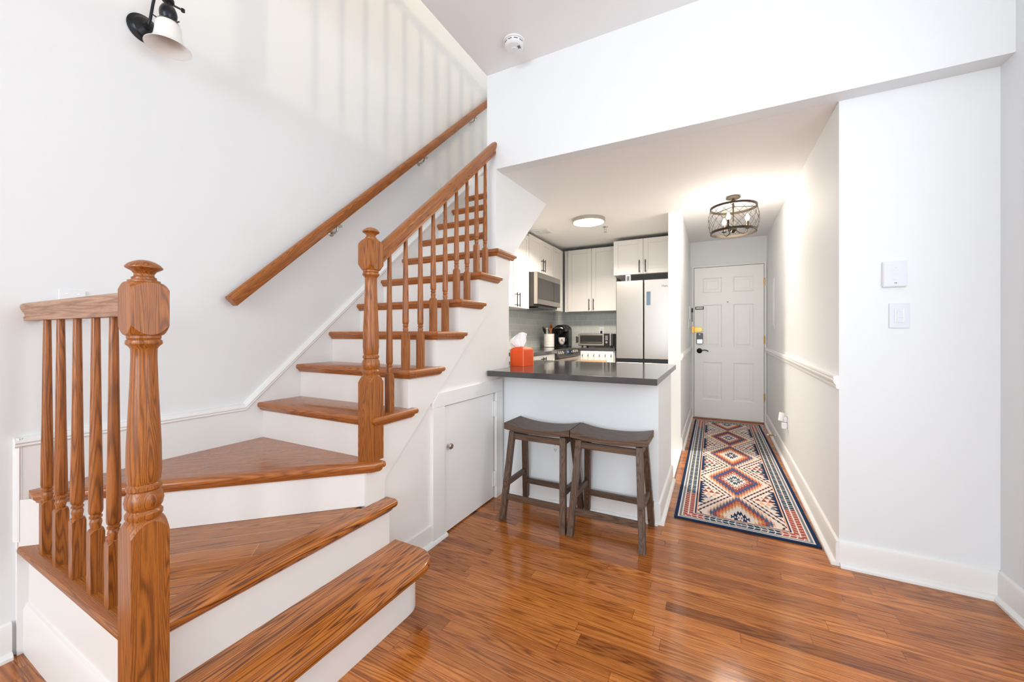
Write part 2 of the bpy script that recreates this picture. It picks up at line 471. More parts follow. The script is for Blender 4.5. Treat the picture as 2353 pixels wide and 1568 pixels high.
# ------------------------------------------------------------------ trims: baseboards, shoes, chair rails
BASE = [(0, 0), (0.015, 0), (0.015, 0.105), (0.011, 0.118), (0.004, 0.124), (0, 0.124)]
SHOE = [(0.0, 0.0), (0.019, 0.0), (0.018, 0.010), (0.013, 0.016), (0.006, 0.020), (0.0, 0.021)]
def base(name, p0, p1, side, label, hs=1.0):
    mb = MB().sweepv([(a, b * hs) for a, b in BASE], p0, p1, side)
    off = Vector(side) * 0.015
    mb.sweepv(SHOE, Vector(p0) + off, Vector(p1) + off, side)
    return struct(name, mb, 'trim_paint', label=label, smooth=30)
base('baseboard_front', (xr(TY), TY, 0), (RX, TY, 0), (0, -1, 0), 'white baseboard under the thermostat wall')
base('baseboard_right', (RX, TY, 0), (RX, -4.6, 0), (-1, 0, 0), 'white baseboard along the right wall')
base('baseboard_hall', (xr(TY), TY - .015, 0), (xr(DY), DY, 0), (-1, 0, 0), 'white baseboard along the right hall wall')
base('baseboard_bar', (SX, 2.465, 0), (-0.294, 2.465, 0), (0, -1, 0), 'white baseboard under the breakfast bar')
base('baseboard_bar_end', (-0.294, 2.45, 0), (-0.294, 3.246, 0), (1, 0, 0), 'white baseboard at the end of the bar')
base('baseboard_divider', (HX, 4.12, 0), (HX, DY, 0), (1, 0, 0), 'white baseboard along the left hall wall')
base('baseboard_left', (WL, -4.6, 0), (WL, 0.40, 0), (1, 0, 0), 'white baseboard on the left wall')
struct('trim_2', MB().box(HX - 0.02, HX + 0.012, 3.27, 4.12, 0, 0.022), 'trim_paint', label='white threshold strip at the kitchen opening', bevel=0.004)
RAIL = [(0, 0), (0.008, 0), (0.013, 0.008), (0.012, 0.020), (0.020, 0.030), (0.024, 0.042), (0.020, 0.050), (0.024, 0.056), (0.022, 0.064), (0, 0.066)]
struct('trim_3', MB().sweepv(RAIL, (xr(TY), TY - .004, 0.866), (xr(DY), DY, 0.900), (-1, 0, 0)), 'trim_paint', label='white chair rail on the right hall wall')
struct('trim_4', MB().sweepv(RAIL, (HX, 4.12, 0.880), (HX, DY, 0.900), (1, 0, 0)), 'trim_paint', label='white chair rail on the left hall wall')
# panelled stair side: bottom rail, shoe
struct('trim_5', MB().box(-1.356, SX, 1.316, 1.657, 0, 0.107), 'stair_white', label='white bottom rail of the stair panel', bevel=0.002)
struct('baseboard_stair', MB().sweepv(SHOE, (SX, 1.33, 0), (SX, 1.775, 0), (1, 0, 0)), 'trim_paint', label='white shoe moulding below the stair panel')
# skirt board on the left wall beside the winders and flight
def skirt_top(y):
    return 0.735 if y <= 1.165 else 0.735 + 0.895 * (y - 1.165)
sk = MB().prism([(0.41, 0), (0.41, 0.735), (1.165, 0.735), (4.2, skirt_top(4.2)), (4.2, 2.6), (1.5, 0.5), (1.5, 0)], 'x', WL, WL + 0.018)
struct('trim_6', sk, 'trim_paint', label='white skirt board beside the steps', smooth=0)
cap = MB()
CAPP = [(0, 0), (0.020, 0), (0.024, 0.006), (0.021, 0.012), (0.026, 0.017), (0.023, 0.024), (0.018, 0.028), (0.014, 0.034), (0, 0.036)]
cap.sweepv(CAPP, (WL, 0.405, 0.734), (WL, 1.165, 0.734), (1, 0, 0))
cap.sweepv([(a, b * 1.25) for a, b in CAPP], (WL, 1.163, 0.732), (WL, 4.2, skirt_top(4.2) - 0.003), (1, 0, 0))
cap.rings([[(WL + a * 0.8, 0.424 - b * 0.55, 0.40) for a, b in CAPP], [(WL + a * 0.8, 0.424 - b * 0.55, 0.766) for a, b in CAPP]])
struct('trim_7', cap, 'trim_paint', label='white cap moulding on the skirt board')

# ------------------------------------------------------------------ staircase
st = thing('staircase', 'white staircase with oak treads turning from two low steps into a straight flight', 'staircase', (-1.75, 1.2, 0))
def tread_layers(outline, z, mb, th=0.028):
    for lay in ([(0.0, 0.007), (-0.003, 0.003), (-0.010, 0.0), (-0.019, 0.0), (-0.025, 0.003), (-th, 0.008)], [(-th, 0.012), (-th - 0.010, 0.015), (-th - 0.018, 0.024)]):
        mb.rings([[(x, y, z + dz) for x, y in outline(i)] for dz, i in reversed(lay)])
for k in range(4, 17):
    yf, yb = YN(k), YN(k + 1) + 0.032
    if k <= 9:
        def outl(i, yf=yf, yb=yb):
            return [(-2.183, yb), (-2.183, yf + i), (-1.31 - i, yf + i), (-1.31 - i, yf + 0.285 - i), (SX, yf + 0.285 - i), (SX, yb)]
        if k == 9:
            def outl(i, yf=yf, yb=yb):
                return [(-2.183, yb), (-2.183, yf + i), (-1.31 - i, yf + i), (-1.31 - i, yf + 0.285 - i), (SX + .001, yf + 0.285 - i), (SX + .001, BY - .002), (-1.418, BY - .002), (-1.418, yb)]
    else:
        def outl(i, yf=yf, yb=yb):
            return [(-2.183, yb), (-2.183, yf + i), (-1.418, yf + i), (-1.418, yb)]
    mb = MB(); tread_layers(outl, R * k, mb)
    mb.build('tread', 'oak_tread', st)
    rx1 = SX - 0.0005 if k <= 9 else -1.418
    MB().box(-2.183, rx1 if k < 9 else -1.418, YN(k) + 0.03, YN(k) + 0.045, R * (k - 1), R * k - 0.027).build('riser', 'stair_white', st, smooth=0)
# winder step (third)
qx, qy = -1.311, 1.205
def outl3(i):
    n = Vector((0.694, -0.720))
    d = Vector((0.720, 0.694))
    p = Vector((qx, qy)) - n * i
    def atx(x): t = (x - p.x) / d.x; return (x, p.y + d.y * t)
    return [(-2.183, YN(4) + 0.033), (-2.183, 0.437), atx(-1.311 - 0.802 + i * 0.3), atx(-1.302 - i), (-1.288 - i, 1.268 - i * 0.5), (SX, 1.268 - i * 0.5), (SX, YN(4) + 0.033)]
mb = MB(); tread_layers(outl3, R * 3, mb); mb.build('tread', 'oak_winder', st)
def l3(off, x):  # line parallel to the winder nosing
    n = Vector((0.694, -0.720)); p = Vector((qx, qy)) - n * off
    return (x, p.y + (x - p.x) * 0.694 / 0.720)
mb = MB().prism([l3(0.035, -2.183), l3(0.035, SX - .002), (SX - .002, 1.24), l3(0.055, -1.37), l3(0.055, -2.183)], 'z', R * 2, R * 3 - 0.027)
mb.build('riser', 'stair_white', st, smooth=0)
# second step: landing planks, front nosing, open side nosing
pl = [(-2.183, 0.50), (-1.376, 0.50), (-1.376, l3(0.04, -1.376)[1])] + [l3(0.04, -2.183)]
if pl[-1][1] < 0.51: pl = pl[:-1] + [l3(0.04, -2.03), (-2.183, 0.52)]
MB().prism(pl, 'z', R * 2 - 0.028, R * 2 - 0.001).build('landing', 'oak_landing', st, smooth=0)
def outl2(i):
    r = 0.025
    e = [(-1.268 - i - r + r * math.cos(a), 1.335 - i - r + r * math.sin(a)) for a in (0, PI / 8, PI / 4, 3 * PI / 8, PI / 2)]
    return [(-1.375, 0.487), (-1.268 - i, 0.487)] + e + [(-1.344, 1.335 - i), (-1.344, 1.19), (-1.375, 1.165)]
mb = MB(); tread_layers(outl2, R * 2, mb); mb.build('nosing', 'oak_step', st)
def outl2b(i):
    return [(-2.195, 0.50), (-2.195, 0.41 + i), (-1.334, 0.41 + i), (-1.334, 0.50)]
mb = MB(); tread_layers(outl2b, R * 2, mb)
mb.build('nosing', 'oak_x', st)
MB().box(-1.32, -1.30, 0.45, 1.30, 0, R * 2 - 0.027).build('riser', 'stair_white', st, smooth=0)
sp = MB().box(-2.195, -1.334, 0.437, 0.46, 0.0, R * 2 - 0.027)
sp.prism([(0.424, 0.0), (0.424, 0.155), (0.430, 0.172), (0.437, 0.175), (0.437, 0.0)], 'x', -2.195, -1.334)
sp.build('side_panel', 'stair_white', st)
# bottom step with rounded end
def rounded(x0, x1, y0, y1, r, i):
    pts = [(x0, y0), (x1 - i, y0)]
    for j in range(9):
        a = PI / 2 * j / 8
        pts.append((x1 - i - r + r * math.cos(a), y1 - i - r + r * math.sin(a)))
    pts += [(x0, y1 - i)]
    return pts
mb = MB()
mb.rings([[(x, y, R + dz) for x, y in rounded(-1.301, -1.04, 0.30, 1.345, 0.115, i)] for dz, i in reversed([(0.0, 0.008), (-0.003, 0.003), (-0.011, 0.0), (-0.024, 0.0), (-0.031, 0.004), (-0.034, 0.010)])])
mb.build('tread', 'oak_step', st)
MB().prism(rounded(-1.301, -1.04, 0.32, 1.345, 0.09, 0.052), 'z', 0, R - 0.033).build('riser', 'stair_white', st)

# ------------------------------------------------------------------ newels, balusters, handrails
def arcs(z0, z1, h=0.038, n=11):
    return [(z0 + (z1 - z0) * (1 - (1 - i / n) ** 2), math.sqrt(h * h + (h * (1 - i / n)) ** 2) + 0.00001) for i in range(n + 1)]
NEWEL = arcs(0.0, 0.030) + [(.034, .0335), (.036, .0335), (.042, .0370), (.050, .0370), (.056, .0325), (.058, .0315),
         (.066, .0365), (.080, .0388), (.094, .0365), (.104, .0315), (.106, .0315), (.110, .0350), (.118, .0350), (.122, .0315), (.124, .0305), (.130, .0325),
         (.16, .0345), (.22, .0338), (.30, .0305), (.38, .0272), (.44, .0256), (.466, .0258), (.472, .0290), (.478, .0352), (.481, .0362), (.488, .0350), (.491, .0315),
         (.4935, .0335), (.500, .0335)] + arcs(.526, .502)[::-1] + arcs(.616, .634) + [(.636, .0320), (.640, .0318),
         (.6425, .0245), (.648, .0248), (.651, .0205), (.657, .0195), (.664, .0240), (.669, .0320), (.672, .0365), (.675, .0368), (.682, .0315), (.688, .0225), (.692, .0125), (.694, .0)]
def newel(parent, x, y, zn, zb, h=0.038):
    prof = [(zb, 0.0560)] + [(zn + z, r) for z, r in NEWEL]
    mb = MB(); cut = max(i for i, q in enumerate(NEWEL) if q[0] <= .6341) - 1
    mb.turned(prof[:cut + 3], (x, y), h, 64)
    o = mb.build('newel_post', 'oak_z', parent, smooth=32)
    mb = MB(); mb.turned(prof[cut + 2:], (x, y), h, 64)
    mb.build('finial', 'oak_x', o, smooth=32)
    return o
def baluster_mb(x, y, z0, z1):
    h = 0.0155
    zt = z0 + 0.172
    prof = [(z0, .03), (zt, .03)] + [(zt + dz_, r_) for r_, dz_ in ((.0219, .0), (.0200, .0035), (.0180, .0065), (.0165, .0085), (.0155, .0097), (.0150, .0105))] + [(zt + .012, .0115), (zt + .018, .0120), (zt + .028, .0140), (zt + .036, .0125), (zt + .040, .0105),
            (zt + .042, .0140), (zt + .047, .0145), (zt + .049, .0120), (zt + .053, .0120), (zt + .057, .0148), (zt + .065, .0158), (zt + .14, .0152), (zt + .30, .0128), (z1, .0095)]
    return MB().turned(prof, (x, y), h, 32)
RAILP = [(-0.020, 0), (0.020, 0), (0.021, 0.012), (0.017, 0.017), (0.019, 0.026), (0.026, 0.040), (0.029, 0.050), (0.028, 0.058), (0.021, 0.065), (0.009, 0.0685), (-0.009, 0.0685), (-0.021, 0.065), (-0.028, 0.058), (-0.029, 0.050), (-0.026, 0.040), (-0.019, 0.026), (-0.017, 0.017), (-0.021, 0.012)]
# landing railing
lr = thing('stair_railing', 'low oak railing with tall newel on the open side of the landing step', 'railing', (-1.75, 0.448, R * 2))
newel(lr, -1.295, 0.448, 0.633, 0.0)
MB().sweepv([(a * 0.98, b * 0.94) for a, b in RAILP], (-2.2, 0.448, 1.186), (-1.333, 0.448, 1.184), (0, 1, 0)).build('handrail', 'oak_reflection', lr, props={'label': 'oak handrail with a greyish light reflection painted in'})
for x in (-2.035, -1.902, -1.755, -1.610, -1.482):
    baluster_mb(x, 0.448, R * 2, 1.188).build('baluster', 'oak_z', lr, smooth=32)
# flight railing
fr = thing('stair_railing', 'oak railing with newel and slim balusters climbing the straight flight', 'railing', (-1.365, 1.8, R * 3))
NYC = 1.254
newel(fr, -1.365, NYC, 0.921, R * 3)
sl = 0.892
rz = lambda y: 1.512 + sl * (y - 1.361)
MB().sweepv([(a, b * 1.28) for a, b in RAILP], (-1.365, NYC + 0.037, rz(NYC + 0.037)), (-1.365, BY, rz(BY)), (-1, 0, 0)).build('handrail', 'oak_rail', fr)
for j, y in enumerate((1.366, 1.475, 1.585, 1.690, 1.797, 1.907, 2.018, 2.128, 2.235)):
    k = 4 + (j + 1) // 2
    baluster_mb(-1.365, y, R * k, rz(y) + 0.004).build('baluster', 'oak_z', fr, smooth=32)
# wall handrail
wr = thing('wall_handrail', 'long oak handrail bracketed to the left wall above the stairs', 'handrail', (-2.13, 2.2, 2.3))
WRP = [(-0.018, -0.030), (0.018, -0.030), (0.022, -0.020), (0.020, -0.010), (0.025, 0.004), (0.024, 0.018), (0.016, 0.028), (0.0, 0.032), (-0.016, 0.028), (-0.024, 0.018), (-0.025, 0.004), (-0.020, -0.010), (-0.022, -0.020)]
wp0 = Vector((-2.135, 1.070, 1.300)); wp1 = Vector((-2.135, 4.0, 1.300 + 0.928 * 2.93))
MB().sweep(WRP, wp0, wp1).build('rail', 'oak_rail', wr, bevel=0.0015)
for y in (1.69, 2.53, 3.30):
    z = 1.300 + 0.928 * (y - 1.070)
    mb = MB().tube([(-2.2, y, z - 0.085), (-2.165, y, z - 0.09), (-2.14, y, z - 0.075), (-2.135, y, z - 0.04)], 0.006, 8)
    mb.lathe([(0.0, 0), (0.022, 0), (0.022, 0.003), (0.012, 0.008), (0, 0.008)], (-2.2, y, z - 0.085), 16, 'x')
    mb.box(-2.148, -2.122, y - 0.025, y + 0.025, z - 0.052, z - 0.036)
    mb.build('bracket', 'nickel', wr)
# loft railing above, which throws its shadow on the left wall
lf = thing('loft_railing', 'white loft railing along the edge above the stairwell', 'railing', (-1.44, 1.8, 3.245))
MB().box(-1.47, -1.41, 1.20, 4.6, 4.05, 4.10).build('handrail', 'trim_paint', lf, bevel=0.006)
MB().box(-1.485, -1.395, 1.38, 1.47, 3.245, 4.25).build('newel_post', 'trim_paint', lf, bevel=0.006)
y = 1.68
while y < 4.5:
    MB().box(-1.456, -1.424, y - 0.016, y + 0.016, 3.245, 4.05).build('baluster', 'trim_paint', lf); y += 0.1345

# ------------------------------------------------------------------ closet door under the stairs
cd = MB().box(-1.374, -1.353, d0 + 0.004, d1 - 0.014, 0.008, dz - 0.006).build('door_2', 'door_paint', bevel=0.002)
cd['kind'] = 'structure'; cd['label'] = 'small plain white closet door under the stairs'
ct = MB()
ct.box(-1.356, -1.337, 1.655, d0, 0, 0.733)
ct.box(-1.356, -1.337, d1, 2.432, 0, 0.733)
ct.prism([(1.655, 0.733), (2.432, 0.733), (2.432, 0.824), (1.706, 0.812), (1.655, 0.765)], 'x', -1.356, -1.337)
struct('trim_8', ct, 'trim_paint', label='flat white casing around the closet door', bevel=0.002)
MB().lathe([(0, 0), (0.008, 0), (0.007, 0.014), (0.009, 0.018), (0.0165, 0.022), (0.0175, 0.028), (0.013, 0.034), (0, 0.036)], (-1.353, 1.800, 0.498), 20, 'x').build('door_knob', 'nickel', cd)
for z in (0.62, 0.135):
    hb = MB().tube([(-1.346, d1 - 0.006, z - 0.055), (-1.346, d1 - 0.006, z + 0.055)], 0.006, 10)
    hb.box(-1.354, -1.349, d1 - 0.03, d1 + 0.0, z - 0.052, z + 0.052)
    hb.build('hinge', 'trim_paint', cd, bevel=0.001)

# ------------------------------------------------------------------ entry door
ed = MB()
dx0, dx1 = -0.236, 0.566
f0 = DY - 0.018
rows = [(0.255, 0.760), (0.955, 1.530), (1.690, 1.890)]
cols = [(-0.131, 0.098), (0.228, 0.457)]
# slab with sunk panels: stiles and rails as one mesh, panel fields raised inside
ed.box(dx0, dx1, f0 + 0.010, f0 + 0.045, 0.012, 2.032)
xs = [dx0, cols[0][0], cols[0][1], cols[1][0], cols[1][1], dx1]
zs = [0.012, rows[0][0], rows[0][1], rows[1][0], rows[1][1], rows[2][0], rows[2][1], 2.032]
for i_ in range(5):
    for j_ in range(7):
        if i_ in (1, 3) and j_ in (1, 3, 5):
            a0, a1, b0, b1 = xs[i_], xs[i_ + 1], zs[j_], zs[j_ + 1]
            e = [(0.0, f0), (0.014, f0 + 0.009), (0.030, f0 + 0.009), (0.052, f0 + 0.003)]
            rr = [[(a0 + q, yy, b0 + q), (a1 - q, yy, b0 + q), (a1 - q, yy, b1 - q), (a0 + q, yy, b1 - q)] for q, yy in e]
            ed.rings(rr, caps=False)
            ed.add(rr[-1], [(0, 1, 2, 3)])
        else:
            ed.add([(xs[i_], f0, zs[j_]), (xs[i_ + 1], f0, zs[j_]), (xs[i_ + 1], f0, zs[j_ + 1]), (xs[i_], f0, zs[j_ + 1])], [(0, 1, 2, 3)])
ed.add([(dx0, f0, .012), (dx0, f0 + .045, .012), (dx0, f0 + .045, 2.032), (dx0, f0, 2.032)], [(0, 1, 2, 3)])
ed.add([(dx1, f0, .012), (dx1, f0 + .045, .012), (dx1, f0 + .045, 2.032), (dx1, f0, 2.032)], [(0, 1, 2, 3)])
door = ed.build('door_1', 'door_paint', smooth=20)
door['kind'] = 'structure'; door['label'] = 'white six panel entry door at the end of the hall'
struct('trim_9', MB().box(-0.262, -0.241, DY - 0.022, DY + 0.06, 0, 2.037).box(0.571, 0.592, DY - 0.022, DY + 0.06, 0, 2.037).box(-0.262, 0.592, DY - 0.022, DY + 0.06, 2.037, 2.058), 'trim_paint', label='white frame of the entry door', bevel=0.002)
struct('door_gap_shade', MB().box(-0.242, 0.572, DY + 0.030, DY + 0.10, 0, 2.04), 'gap_shade', label='dark backing painted as gap shade behind the entry door')  # dark sheet added so the gaps round the door look shaded
struct('trim_11', MB().box(-0.262, 0.592, DY - 0.06, DY + 0.03, 0.0, 0.010), 'oak_x', label='oak threshold at the entry door', bevel=0.003)
mb = MB().lathe([(0, 0), (0.034, 0), (0.034, 0.006), (0.026, 0.012), (0.012, 0.014), (0.012, 0.045), (0, 0.047)], (0, 0, 0), 24, 'y')
mb.xform(Matrix.Translation((-0.172, f0, 0.910)) @ Matrix.Scale(-1, 4, (0, 1, 0)))
mb.tube([(-0.172, f0 - 0.042, 0.910), (-0.135, f0 - 0.046, 0.918), (-0.105, f0 - 0.046, 0.922), (-0.08, f0 - 0.044, 0.915), (-0.064, f0 - 0.042, 0.905)], 0.007, 10)
mb.build('lever_handle', 'black_metal', door)
kp = MB()
kp.rings([[(-0.168 + a, yy, 1.075 + b) for a, b in [(-.033, -.075), (.033, -.075), (.040, -.066), (.040, .066), (.033, .076), (-.033, .076), (-.040, .066), (-.040, -.066)]] for yy in (f0, f0 - 0.022)])
kpo = kp.build('deadbolt', 'black_plastic', door, bevel=0.004)
MB().box(-0.203, -0.133, f0 - 0.028, f0 - 0.021, 1.006, 1.066).build('thumb_turn', 'nickel', kpo, bevel=0.006)
MB().lathe([(0, 0), (0.009, 0), (0.009, 0.002), (0, 0.002)], (-0.170, f0 - 0.0245, 1.132), 16, 'y').build('button', 'plastic_white', kpo)
gl = MB().prism([(-0.236, 1.165), (-0.165, 1.165), (-0.145, 1.175), (-0.137, 1.196), (-0.145, 1.217), (-0.165, 1.228), (-0.236, 1.228)], 'y', f0 - 0.004, f0 - 0.012)
gl.box(-0.268, -0.238, f0 - 0.016, f0 - 0.0045, 1.152, 1.240)
glo = gl.build('swing_latch', 'brass', door, bevel=0.002)
MB().lathe([(0, 0), (0.013, 0), (0.014, 0.008), (0.008, 0.016), (0, 0.017)], (-0.166, f0 - 0.028, 1.197), 18, 'y').build('latch_ball', 'gold', glo)
ch = MB().box(-0.222, -0.120, f0 - 0.008, f0, 1.500, 1.508).box(-0.222, -0.120, f0 - 0.008, f0, 1.470, 1.480).box(-0.222, -0.213, f0 - 0.008, f0, 1.47, 1.508).box(-0.129, -0.120, f0 - 0.008, f0, 1.47, 1.508)
cho = ch.build('chain_track', 'black_metal', door)
cc = MB().box(-0.270, -0.252, f0 - 0.016, f0 - 0.0045, 1.435, 1.490)
for j in range(7):
    z = 1.425 - j * 0.018
    cc.torus((0, 0, 0), 0.006, 0.0017, 12, 6)
    n0 = len(cc.v) - 13 * 6
    M = Matrix.Translation((-0.261, f0 - 0.009, z)) @ Matrix.Rotation(PI / 2, 4, 'X') @ Matrix.Rotation(PI / 2 * (j % 2) * 0.8, 4, 'Y') @ Matrix.Scale(1.5, 4, (0, 1, 0))
    cc.xform(M, n0)
cc.build('door_chain', 'black_metal', cho)
MB().lathe([(0, 0), (0.007, 0), (0.006, 0.004), (0, 0.004)], (0.163, f0 - 0.003, 1.560), 14, 'y').build('peephole', 'dark_grey', door)
for z in (0.33, 1.06, 1.80):
    MB().tube([(0.571, f0 - 0.006, z - 0.05), (0.571, f0 - 0.006, z + 0.05)], 0.007, 10).build('hinge', 'brass', door)

# ------------------------------------------------------------------ runner rug
def build_rug():
    import numpy as np
    W, L = 0.726, 3.105; x0, y0 = -0.2185, 2.585
    nu, nv = 181, 776
    us = (np.arange(nu) + .5) / nu * W - W / 2; vs = (np.arange(nv) + .5) / nv * L - L / 2
    U, V = np.meshgrid(us, vs)
    navy = (32, 52, 84); cream = (226, 213, 203); grey = (118, 128, 140); brick = (150, 76, 66); teal = (40, 84, 108); orange = (200, 120, 84); tan = (212, 168, 124); brown = (84, 58, 62); peach = (222, 172, 140); blue = (70, 88, 128)
    col = np.zeros((nv, nu, 3)); col[:] = cream
    def put(mask, c): col[mask] = c
    aU, aV = np.abs(U), np.abs(V)
    P = 0.69
    k = np.round(V / P); wl = V - k * P; aw = np.abs(wl)
    tri = np.abs(((U / 0.019) % 1) - .5) * 2
    d = aU / 0.198 + (aw + 0.05 * tri) / 0.395
    even = (np.mod(k, 2) == 0)
    # zigzag outlines round the medallions
    dz = aU / 0.205 + aw / 0.365 + 0.040 * (np.abs(((V / 0.036) % 1) - .5) * 2)
    put((dz > 1.13) & (dz < 1.19), brown); put((dz > 1.31) & (dz < 1.37), brown)
    # small triangles in the side corners
    fu = 0.234 - aU; q = P / 2 - aw
    side = (fu / 0.135 + q / 0.20) < 1
    rowi = np.floor((V + 5 * 0.0575) / 0.0575); fr = (V / 0.0575) % 1; fc = (fu / 0.038 + 0.5 * (rowi % 2)) % 1
    tr = np.abs(fc - .5) * 2 < (1 - fr) * 0.95
    put(side & tr & (rowi % 3 == 0), brick); put(side & tr & (rowi % 3 == 1), teal); put(side & tr & (rowi % 3 == 2), brick)
    ends = np.abs(k) >= 2
    put(side & tr & ends & (rowi % 2 == 0), peach); put(side & tr & ends & (rowi % 2 == 1), grey)
    # navy serrated margins
    put((fu < 0.010 + 0.028 * (np.abs(((V / 0.046) % 1) - .5) * 2)) & (aw > 0.13), navy)
    # medallions
    for e, stops in ((even, [(1.0, peach), (.96, grey), (.90, blue), (.82, brick), (.74, orange), (.62, tan), (.54, cream), (.32, navy), (.19, cream), (.10, navy), (.05, cream)]),
                     (~even, [(1.0, tan), (.96, orange), (.86, blue), (.70, brick), (.56, cream), (.52, brick), (.46, cream), (.32, teal), (.20, cream), (.11, teal), (.05, cream)])):
        for lim, c in stops: put(e & (d < lim) & (aU < 0.178), c)
    put((d >= 1.0) & (d < 1.04) & (aU < 0.178), peach)
    # borders
    eU, eV = W / 2 - aU, L / 2 - aV; e = np.minimum(eU, eV); along = np.where(eU < eV, V, U)
    t = (e - 0.048) / 0.057
    ph = (np.abs(along) / 0.034 + 0.7 * np.abs(t - .5)) % 1
    onband = (e < 0.105)
    far = np.where(eU < eV, aV > 1.10, aU > 0.19)
    base = np.where(far[..., None], np.array(brick) * 1.12, np.where((np.floor(np.abs(along) / 0.034) % 3 > 0)[..., None], np.array(teal) * 0.85, np.array(grey) * 0.8))
    col[onband] = base[onband]
    put(onband & ((ph < 0.15) | (np.abs(t - .5) < 0.045)), cream)
    for a, b, c in ((0, .022, navy), (.022, .029, cream), (.029, .039, grey), (.039, .048, cream), (.105, .112, cream), (.112, .121, navy), (.121, .129, peach)):
        put((e >= a) & (e < b), c)
    # mesh
    zt = 0.008
    gx = x0 + np.arange(nu + 1) / nu * W; gy = y0 + np.arange(nv + 1) / nv * L
    X, Y = np.meshgrid(gx, gy)
    Y = Y + (0.5 - (X - x0) / W) * 0.02 * (1 - (Y - y0) / L)
    vv = np.stack([X, Y, np.full_like(X, zt)], -1).reshape(-1, 3)
    idx = np.arange((nu + 1) * (nv + 1)).reshape(nv + 1, nu + 1)
    ff = np.stack([idx[:-1, :-1], idx[:-1, 1:], idx[1:, 1:], idx[1:, :-1]], -1).reshape(-1, 4)
    ring = list(idx[0, :]) + list(idx[1:, -1]) + list(idx[-1, ::-1][1:]) + list(idx[::-1, 0][1:-1])
    low = vv[ring].copy(); low[:, 2] = 0.0005
    nb = len(vv); n = len(ring)
    sides = [(ring[i], nb + i, nb + (i + 1) % n, ring[(i + 1) % n]) for i in range(n)]
    org = np.array([x0 + W / 2, y0 + L / 2, 0])
    me = bpy.data.meshes.new('runner_rug')
    me.from_pydata((np.concatenate([vv, low]) - org).tolist(), [], ff.tolist() + sides)
    at = me.color_attributes.new('weave', 'FLOAT_COLOR', 'CORNER')
    c8 = col.reshape(-1, 3) / 255.0
    l = np.where(c8 <= 0.04045, c8 / 12.92, ((c8 + .055) / 1.055) ** 2.4)
    l = np.concatenate([l, np.ones((len(l), 1))], 1)
    sc_ = np.tile(np.array([0.012, 0.03, 0.07, 1.0]), (len(sides), 1))
    at.data.foreach_set('color', np.repeat(np.concatenate([l, sc_]), 4, 0).astype('f').ravel())
    o = bpy.data.objects.new('runner_rug', me); C.objects.link(o); o.location = org.tolist()
    m, t_, b = nt('rug_weave'); kk = NB(t_)
    a = t_.nodes.new('ShaderNodeVertexColor'); a.layer_name = 'weave'
    tc = t_.nodes.new('ShaderNodeTexCoord')
    nz = kk.noise(tc.outputs['Object'], 420, 2)
    cc_ = kk.mix(0.35, a.outputs['Color'], kk.ramp(nz, [(0.3, (0.7, 0.7, 0.7)), (0.7, (1.15, 1.15, 1.15))]), 'MULTIPLY')
    t_.links.new(cc_, b.inputs['Base Color']); b.inputs['Roughness'].default_value = 0.95; b.inputs['Specular IOR Level'].default_value = 0.1
    bp = t_.nodes.new('ShaderNodeBump'); bp.inputs['Strength'].default_value = 0.4; bp.inputs['Distance'].default_value = 0.002
    t_.links.new(nz, bp.inputs['Height']); t_.links.new(bp.outputs[0], b.inputs['Normal'])
    me.materials.append(m)
    tag(o, 'navy bordered runner rug with rows of stepped diamond medallions on the hall floor', 'rug')
build_rug()

